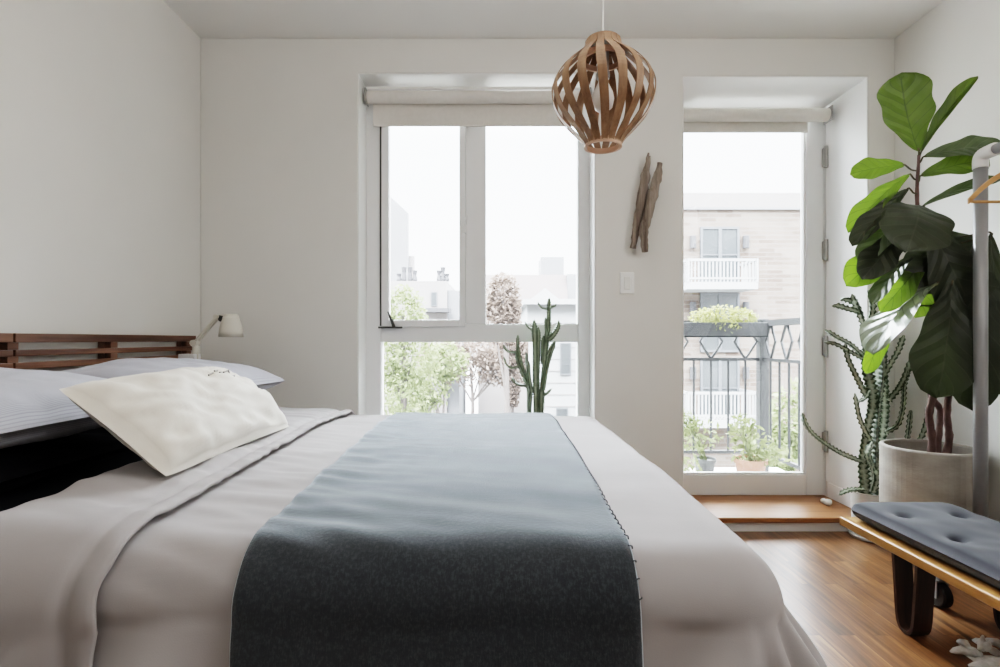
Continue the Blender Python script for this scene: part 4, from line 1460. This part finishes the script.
# ------------------------------------------------------------------ outside: brick apartment block
GZ = -7.0
ab = thing('apartment_building', (9, 17, GZ), 'pale brick apartment block with white balconies seen through the glazed door', 'building')
DB = 16.0
zp = P(0, 193, DB).z
zq = P(0, 209, DB).z
B(4.4, 17, DB, DB + 6, GZ, zq).build('wall', 'brick', ab)
B(4.38, 17.02, DB - .03, DB + 6, zq + .001, zp).build('parapet', 'render_white', ab)
B(4.36, 17.04, DB - .07, DB + .2, zq - .03, zq + .04).build('coping', 'render_grey', ab)


def ext_window(x0, x1, z0, z1, y, parent, mull=1, trans=1):
    f = MB()
    t_ = .07
    f.box(x0, x0 + t_, y - .04, y + .02, z0 + t_, z1 - t_).box(x1 - t_, x1, y - .04, y + .02, z0 + t_, z1 - t_).box(x0, x1, y - .04, y + .02, z1 - t_, z1).box(x0, x1, y - .04, y + .02, z0, z0 + t_)
    for k in range(mull):
        xx = lerp(x0, x1, (k + 1) / (mull + 1))
        f.box(xx - .05, xx + .05, y - .045, y + .02, z0, z1)
    for k in range(trans):
        zz = lerp(z0, z1, (k + 1) / (trans + 1))
        f.box(x0, x1, y - .042, y + .02, zz - .02, zz + .02)
    fo = f.build('window', 'extframe', parent)
    B(x0 + .06, x1 - .06, y - .012, y - .004, z0 + .06, z1 - .06).build('pane', 'extglass', fo)


def ext_balcony(pyt, pys0, pys1, px0, px1, parent):
    y0 = DB - 1.1
    a, b_ = P(px0, pys0, y0), P(px1, pys1, y0)
    sl = B(a.x, b_.x, y0, DB - .02, b_.z, a.z).build('balcony_slab', 'siding', parent)
    zt2 = P(0, pyt, y0).z
    r = MB()
    r.box(a.x, b_.x, y0, y0 + .06, zt2 - .07, zt2)
    r.box(a.x, b_.x, y0, y0 + .05, a.z + .08, a.z + .13)
    r.box(a.x, a.x + .06, y0, DB - .02, zt2 - .07, zt2).box(b_.x - .06, b_.x, y0, DB - .02, zt2 - .07, zt2)
    n = 19
    for k in range(n + 1):
        x = lerp(a.x + .03, b_.x - .03, k / n)
        w2 = .05 if k in (0, n) else .018
        r.box(x - w2, x + w2, y0 + .01, y0 + .04, a.z, zt2)
    for k in range(5):
        y = lerp(y0, DB - .1, k / 5)
        for xx in (a.x + .03, b_.x - .03):
            r.box(xx - .02, xx + .02, y - .02, y + .02, a.z, zt2)
    r.build('balcony_railing', 'siding', sl)


for (top, bot, rt, s0, s1) in ((227, 283, 258.5, 282, 289), (293, 352, 326, 352, 358), (358, 418, 392, 420, 428)):
    a, b_ = P(700, top, DB - .02), P(739, bot, DB - .02)
    ext_window(a.x, b_.x, b_.z, a.z, DB - .03, ab)
    if top != 293:
        ext_balcony(rt, s0, s1, 687, 758, ab)
    for px in (693, 746):
        q = P(px, top + 15, DB - .1)
        MB().tube([q + Vector((0, 0, -.18)), q + Vector((0, 0, .18))], .09, 10).build('wall_lamp', 'extdark', ab)

# ------------------------------------------------------------------ outside: what the window shows
tag(B(-90, 70, 6, 200, GZ - .3, GZ).build('ground', 'ground'), kind='structure')
tag(B(-9.0, -1.2, 12, 190, GZ + .001, GZ + .03).build('road', 'road'), kind='structure')

# white clapboard house
wh = thing('house', (4.5, 30, GZ), 'white clapboard house with a small gable, right side of the window view', 'house')
D1 = 28.0
a, b_ = P(527, 304, D1), P(600, 330, D1)
B(a.x + .5, 8.2, D1, D1 + 8, GZ, a.z - 1.0).build('wall', 'siding', wh)
# upper storey and eaves
B(a.x, 8.2, D1 - .15, D1 + 8, a.z - 1.0, a.z).build('attic_wall', 'siding', wh)
q = P(523, 300, D1 - .6)
B(q.x, 8.6, D1 - .7, D1 + 8.4, q.z - .22, q.z + .05).build('eaves', 'siding', wh)
g1, g2, g3 = P(531, 299, D1 - .6), P(545, 288, D1 - .6), P(559, 299, D1 - .6)
MB().poly_prism([g1, g3, g2], (0, 5, 0)).build('gable', 'siding', wh)
for k in range(14):
    z = GZ + .8 + k * .62
    if z < a.z - 1.2:
        B(a.x + .49, 8.19, D1 - .03, D1 - .002, z, z + .05).build('clapboard', 'render_white', wh)
for (x0, y0, x1, y1) in ((560, 343, 571, 375), (556, 408, 568, 440), (583, 343, 594, 375)):
    p, r_ = P(x0, y0, D1 - .04), P(x1, y1, D1 - .04)
    ext_window(p.x, r_.x, r_.z, p.z, D1 - .05, wh, 0, 2)

mr = thing('mansard_building', (3.5, 46, GZ), 'mauve-roofed row building with a roof box, behind the white house', 'building')
D2 = 44.0
a, b_ = P(478, 273, D2), P(568, 300, D2)
MB().poly_prism([(a.x, D2, b_.z), (b_.x, D2, b_.z), (b_.x, D2 + 1.2, a.z), (a.x, D2 + 1.2, a.z)], (0, 6, 0)).build('roof', 'slate', mr)
B(a.x, b_.x + 4, D2 + .1, D2 + 8, GZ, b_.z).build('wall', 'render_white', mr)
c1, c2 = P(541, 257, D2 + 2), P(564, 275, D2 + 2)
B(c1.x, c2.x, D2 + 2, D2 + 5, c2.z, c1.z).build('roof_box', 'render_grey', mr)
c1, c2 = P(568, 274, D2 + .5), P(600, 300, D2 + .5)
B(b_.x + .01, c2.x, D2 + .5, D2 + 7, b_.z, c1.z).build('party_wall', 'render_grey', mr)

tb = thing('tower_block', (-9, 60, GZ), 'tall pale block with a slanted top, far left of the window view', 'building')
D3 = 55.0
p0, p1, p2, p3 = P(360, 168, D3), P(408, 213, D3), P(408, 285, D3), P(360, 285, D3)
MB().poly_prism([p0, p1, p2, p3], (0, .5, 0)).build('wall', 'render_grey', tb)
p4, p5 = P(408, 255, D3), P(413, 285, D3)
B(p4.x, p5.x, D3 + .5, D3 + 1.2, p5.z, p4.z).build('side_wing', 'render_white', tb)
B(p3.x, p2.x, D3 + .1, D3 + 1.0, GZ, p3.z - .01).build('lower_wall', 'render_white', tb)

lb = thing('terrace_house', (-5, 42, GZ), 'low pale flat-roofed terrace house with chimney pots, left side of the window view', 'house')
D4 = 40.0
a, b_ = P(384, 281, D4), P(447, 330, D4)
B(a.x, b_.x, D4, D4 + 8, GZ, a.z).build('wall', 'render_white', lb)
c1 = P(459, 290, D4)
B(b_.x + .01, c1.x, D4 + .3, D4 + 8, GZ, c1.z).build('side_wing', 'render_grey', lb)
for px in (399, 404, 410, 415, 439, 443, 447):
    q = P(px, 281, D4 + 1)
    hgt = .55 + .25 * ((px * 7) % 3)
    MB().lathe([(.16, -.05), (.2, .1), (.13, hgt * .6), (.2, hgt)], q, 10, True).build('chimney_pot', 'extdark', lb)
p, r_ = P(431, 292, D4 - .03), P(437, 306, D4 - .03)
ext_window(p.x, r_.x, r_.z, p.z, D4 - .05, lb, 0, 0)
p, r_ = P(424, 308, D4 - .9), P(450, 312, D4 - .9)
B(p.x, r_.x, D4 - .9, D4 - .02, r_.z, p.z).build('balcony_slab', 'extdark', lb)

yh = thing('yard_house', (3, 60, GZ), 'small grey house at the end of the street, beside the cactus in the window view', 'house')
D5 = 62.0
a, b_ = P(508, 382, D5), P(530, 430, D5)
B(a.x, b_.x + 3, D5, D5 + 6, GZ, a.z).build('wall', 'render_grey', yh)
MB().poly_prism([P(506, 383, D5 - .3), P(534, 383, D5 - .3), P(520, 372, D5 - .3)], (0, 6, 0)).build('roof', 'slate', yh)


def tree(cx_px, D, blobs, mat, label, seed, n=900, size=.28, trunk_r=.16):
    base = P(cx_px, 340, D)
    t = thing('tree', (base.x, D, GZ), label, 'tree', 'trees in the street outside')
    ell = []
    for (px, py, rx, rz) in blobs:
        c_ = P(px, py, D)
        ell.append((c_, (rx * D / F, rx * D / F * .5, rz * D / F)))
    foliage(ell, n, size, seed).build('crown', mat, t)
    top = ell[0][0]
    tr_ = MB()
    tr_.tube(smooth_path([(base.x, D, GZ), (base.x + .2, D, lerp(GZ, top.z, .5)), top], 4), [trunk_r * (1 - .06 * k) for k in range(9)], 8)
    for c_, r_ in ell[1:]:
        s0 = Vector((base.x + .15, D, lerp(GZ, top.z, .55)))
        tr_.tube([s0, s0.lerp(c_, .5) + Vector((0, 0, .2)), c_], [trunk_r * .5, trunk_r * .35, trunk_r * .15], 6)
    tr_.build('trunk', 'trunk', t)


tree(400, 24, [(402, 314, 26, 30), (385, 350, 34, 46), (412, 358, 30, 40), (395, 392, 38, 30)], 'tree_green', 'pale green leafy tree nearest the window, at its left edge', 21, 5200, .12)
tree(440, 30, [(428, 385, 26, 30), (446, 362, 24, 22), (412, 400, 26, 26)], 'tree_green', 'pale green tree low in the window, left of the street', 22, 2600, .16)
tree(503, 25.5, [(503, 300, 20, 28), (492, 320, 20, 24), (510, 322, 12, 26)], 'tree_blossom', 'pinkish blossoming tree directly left of the white house', 23, 2600, .16)
tree(470, 38.4, [(470, 362, 44, 26), (505, 364, 32, 26), (446, 360, 30, 22), (488, 352, 40, 18), (524, 354, 22, 20)], 'tree_blossom', 'wide pinkish tree spreading over the middle of the street', 24, 4500, .2)
tree(509, 35.3, [(507, 358, 13, 24), (512, 388, 8, 22)], 'tree_blossom', 'slim pinkish tree behind the cactus, right of the street', 25, 900, .24)
tree(800, 11, [(800, 420, 34, 42), (775, 455, 30, 30)], 'tree_green', 'yellow-green tree below the right end of the balcony', 26, 1400, .10)

# ------------------------------------------------------------------ light
wld = bpy.data.worlds.new('sky')
SC.world = wld
wld.use_nodes = True
nt = wld.node_tree
bg = nt.nodes['Background']
tc = N(nt, 'ShaderNodeTexCoord')
sp = N(nt, 'ShaderNodeSeparateXYZ')
nt.links.new(tc.outputs['Generated'], sp.inputs[0])
colr = ramp(nt, sp.outputs['Z'], [(0.0, (.95, .97, 1.0)), (.12, (.90, .95, 1.0)), (.30, (.82, .91, 1.0)), (.7, (.9, .95, 1.0))])
nt.links.new(colr, bg.inputs[0])
mr_ = N(nt, 'ShaderNodeMapRange')
mr_.interpolation_type = 'SMOOTHSTEP'
mr_.inputs['From Min'].default_value = .34
mr_.inputs['From Max'].default_value = .65
mr_.inputs['To Min'].default_value = 6.0
mr_.inputs['To Max'].default_value = 58.0
nt.links.new(sp.outputs['Z'], mr_.inputs['Value'])
nt.links.new(mr_.outputs[0], bg.inputs['Strength'])

sun = bpy.data.lights.new('sun', 'SUN')
sun.energy = 4.0
sun.angle = math.radians(4)
sun.color = (1, .97, .92)
so = bpy.data.objects.new('sun', sun)
COL.objects.link(so)
so.rotation_euler = Vector((.35, .75, -.85)).to_track_quat('-Z', 'Y').to_euler()


def area(name, loc, aim, sx, sy, energy, color=(1, 1, 1)):
    l = bpy.data.lights.new(name, 'AREA')
    l.shape = 'RECTANGLE'
    l.size, l.size_y = sx, sy
    l.energy = energy
    l.color = color
    o = bpy.data.objects.new(name, l)
    COL.objects.link(o)
    o.location = loc
    o.rotation_euler = (Vector(aim) - Vector(loc)).to_track_quat('-Z', 'Y').to_euler()
    return o


area('side_fill', (2.05, .45, 1.95), (-1.6, 1.0, 1.55), 1.0, 1.0, 15, (1, .98, .96))  # added light standing in for an unseen window at the right
area('ceiling_bounce_fill', (.2, .9, 2.25), (.2, .9, 2.66), 2.2, .9, 19, (1, .97, .93))  # added unseen uplight, fills the room by way of the ceiling

# ------------------------------------------------------------------ camera
cam = bpy.data.cameras.new('camera')
cam.sensor_width = 36
cam.lens = F / 1000 * 36
cam.shift_y = 6.5 / 1000
cam.clip_end = 500
co = bpy.data.objects.new('camera', cam)
COL.objects.link(co)
co.location = (0, 0, CZ)
co.rotation_euler = (PI / 2, 0, 0)
SC.camera = co

SC.view_settings.view_transform = 'Filmic'
SC.view_settings.look = 'High Contrast'
SC.view_settings.exposure = .15
SC.cycles.use_denoising = True
SC.cycles.max_bounces = 10
SC.cycles.diffuse_bounces = 6
SC.cycles.transparent_max_bounces = 16
SC.cycles.sample_clamp_indirect = 8
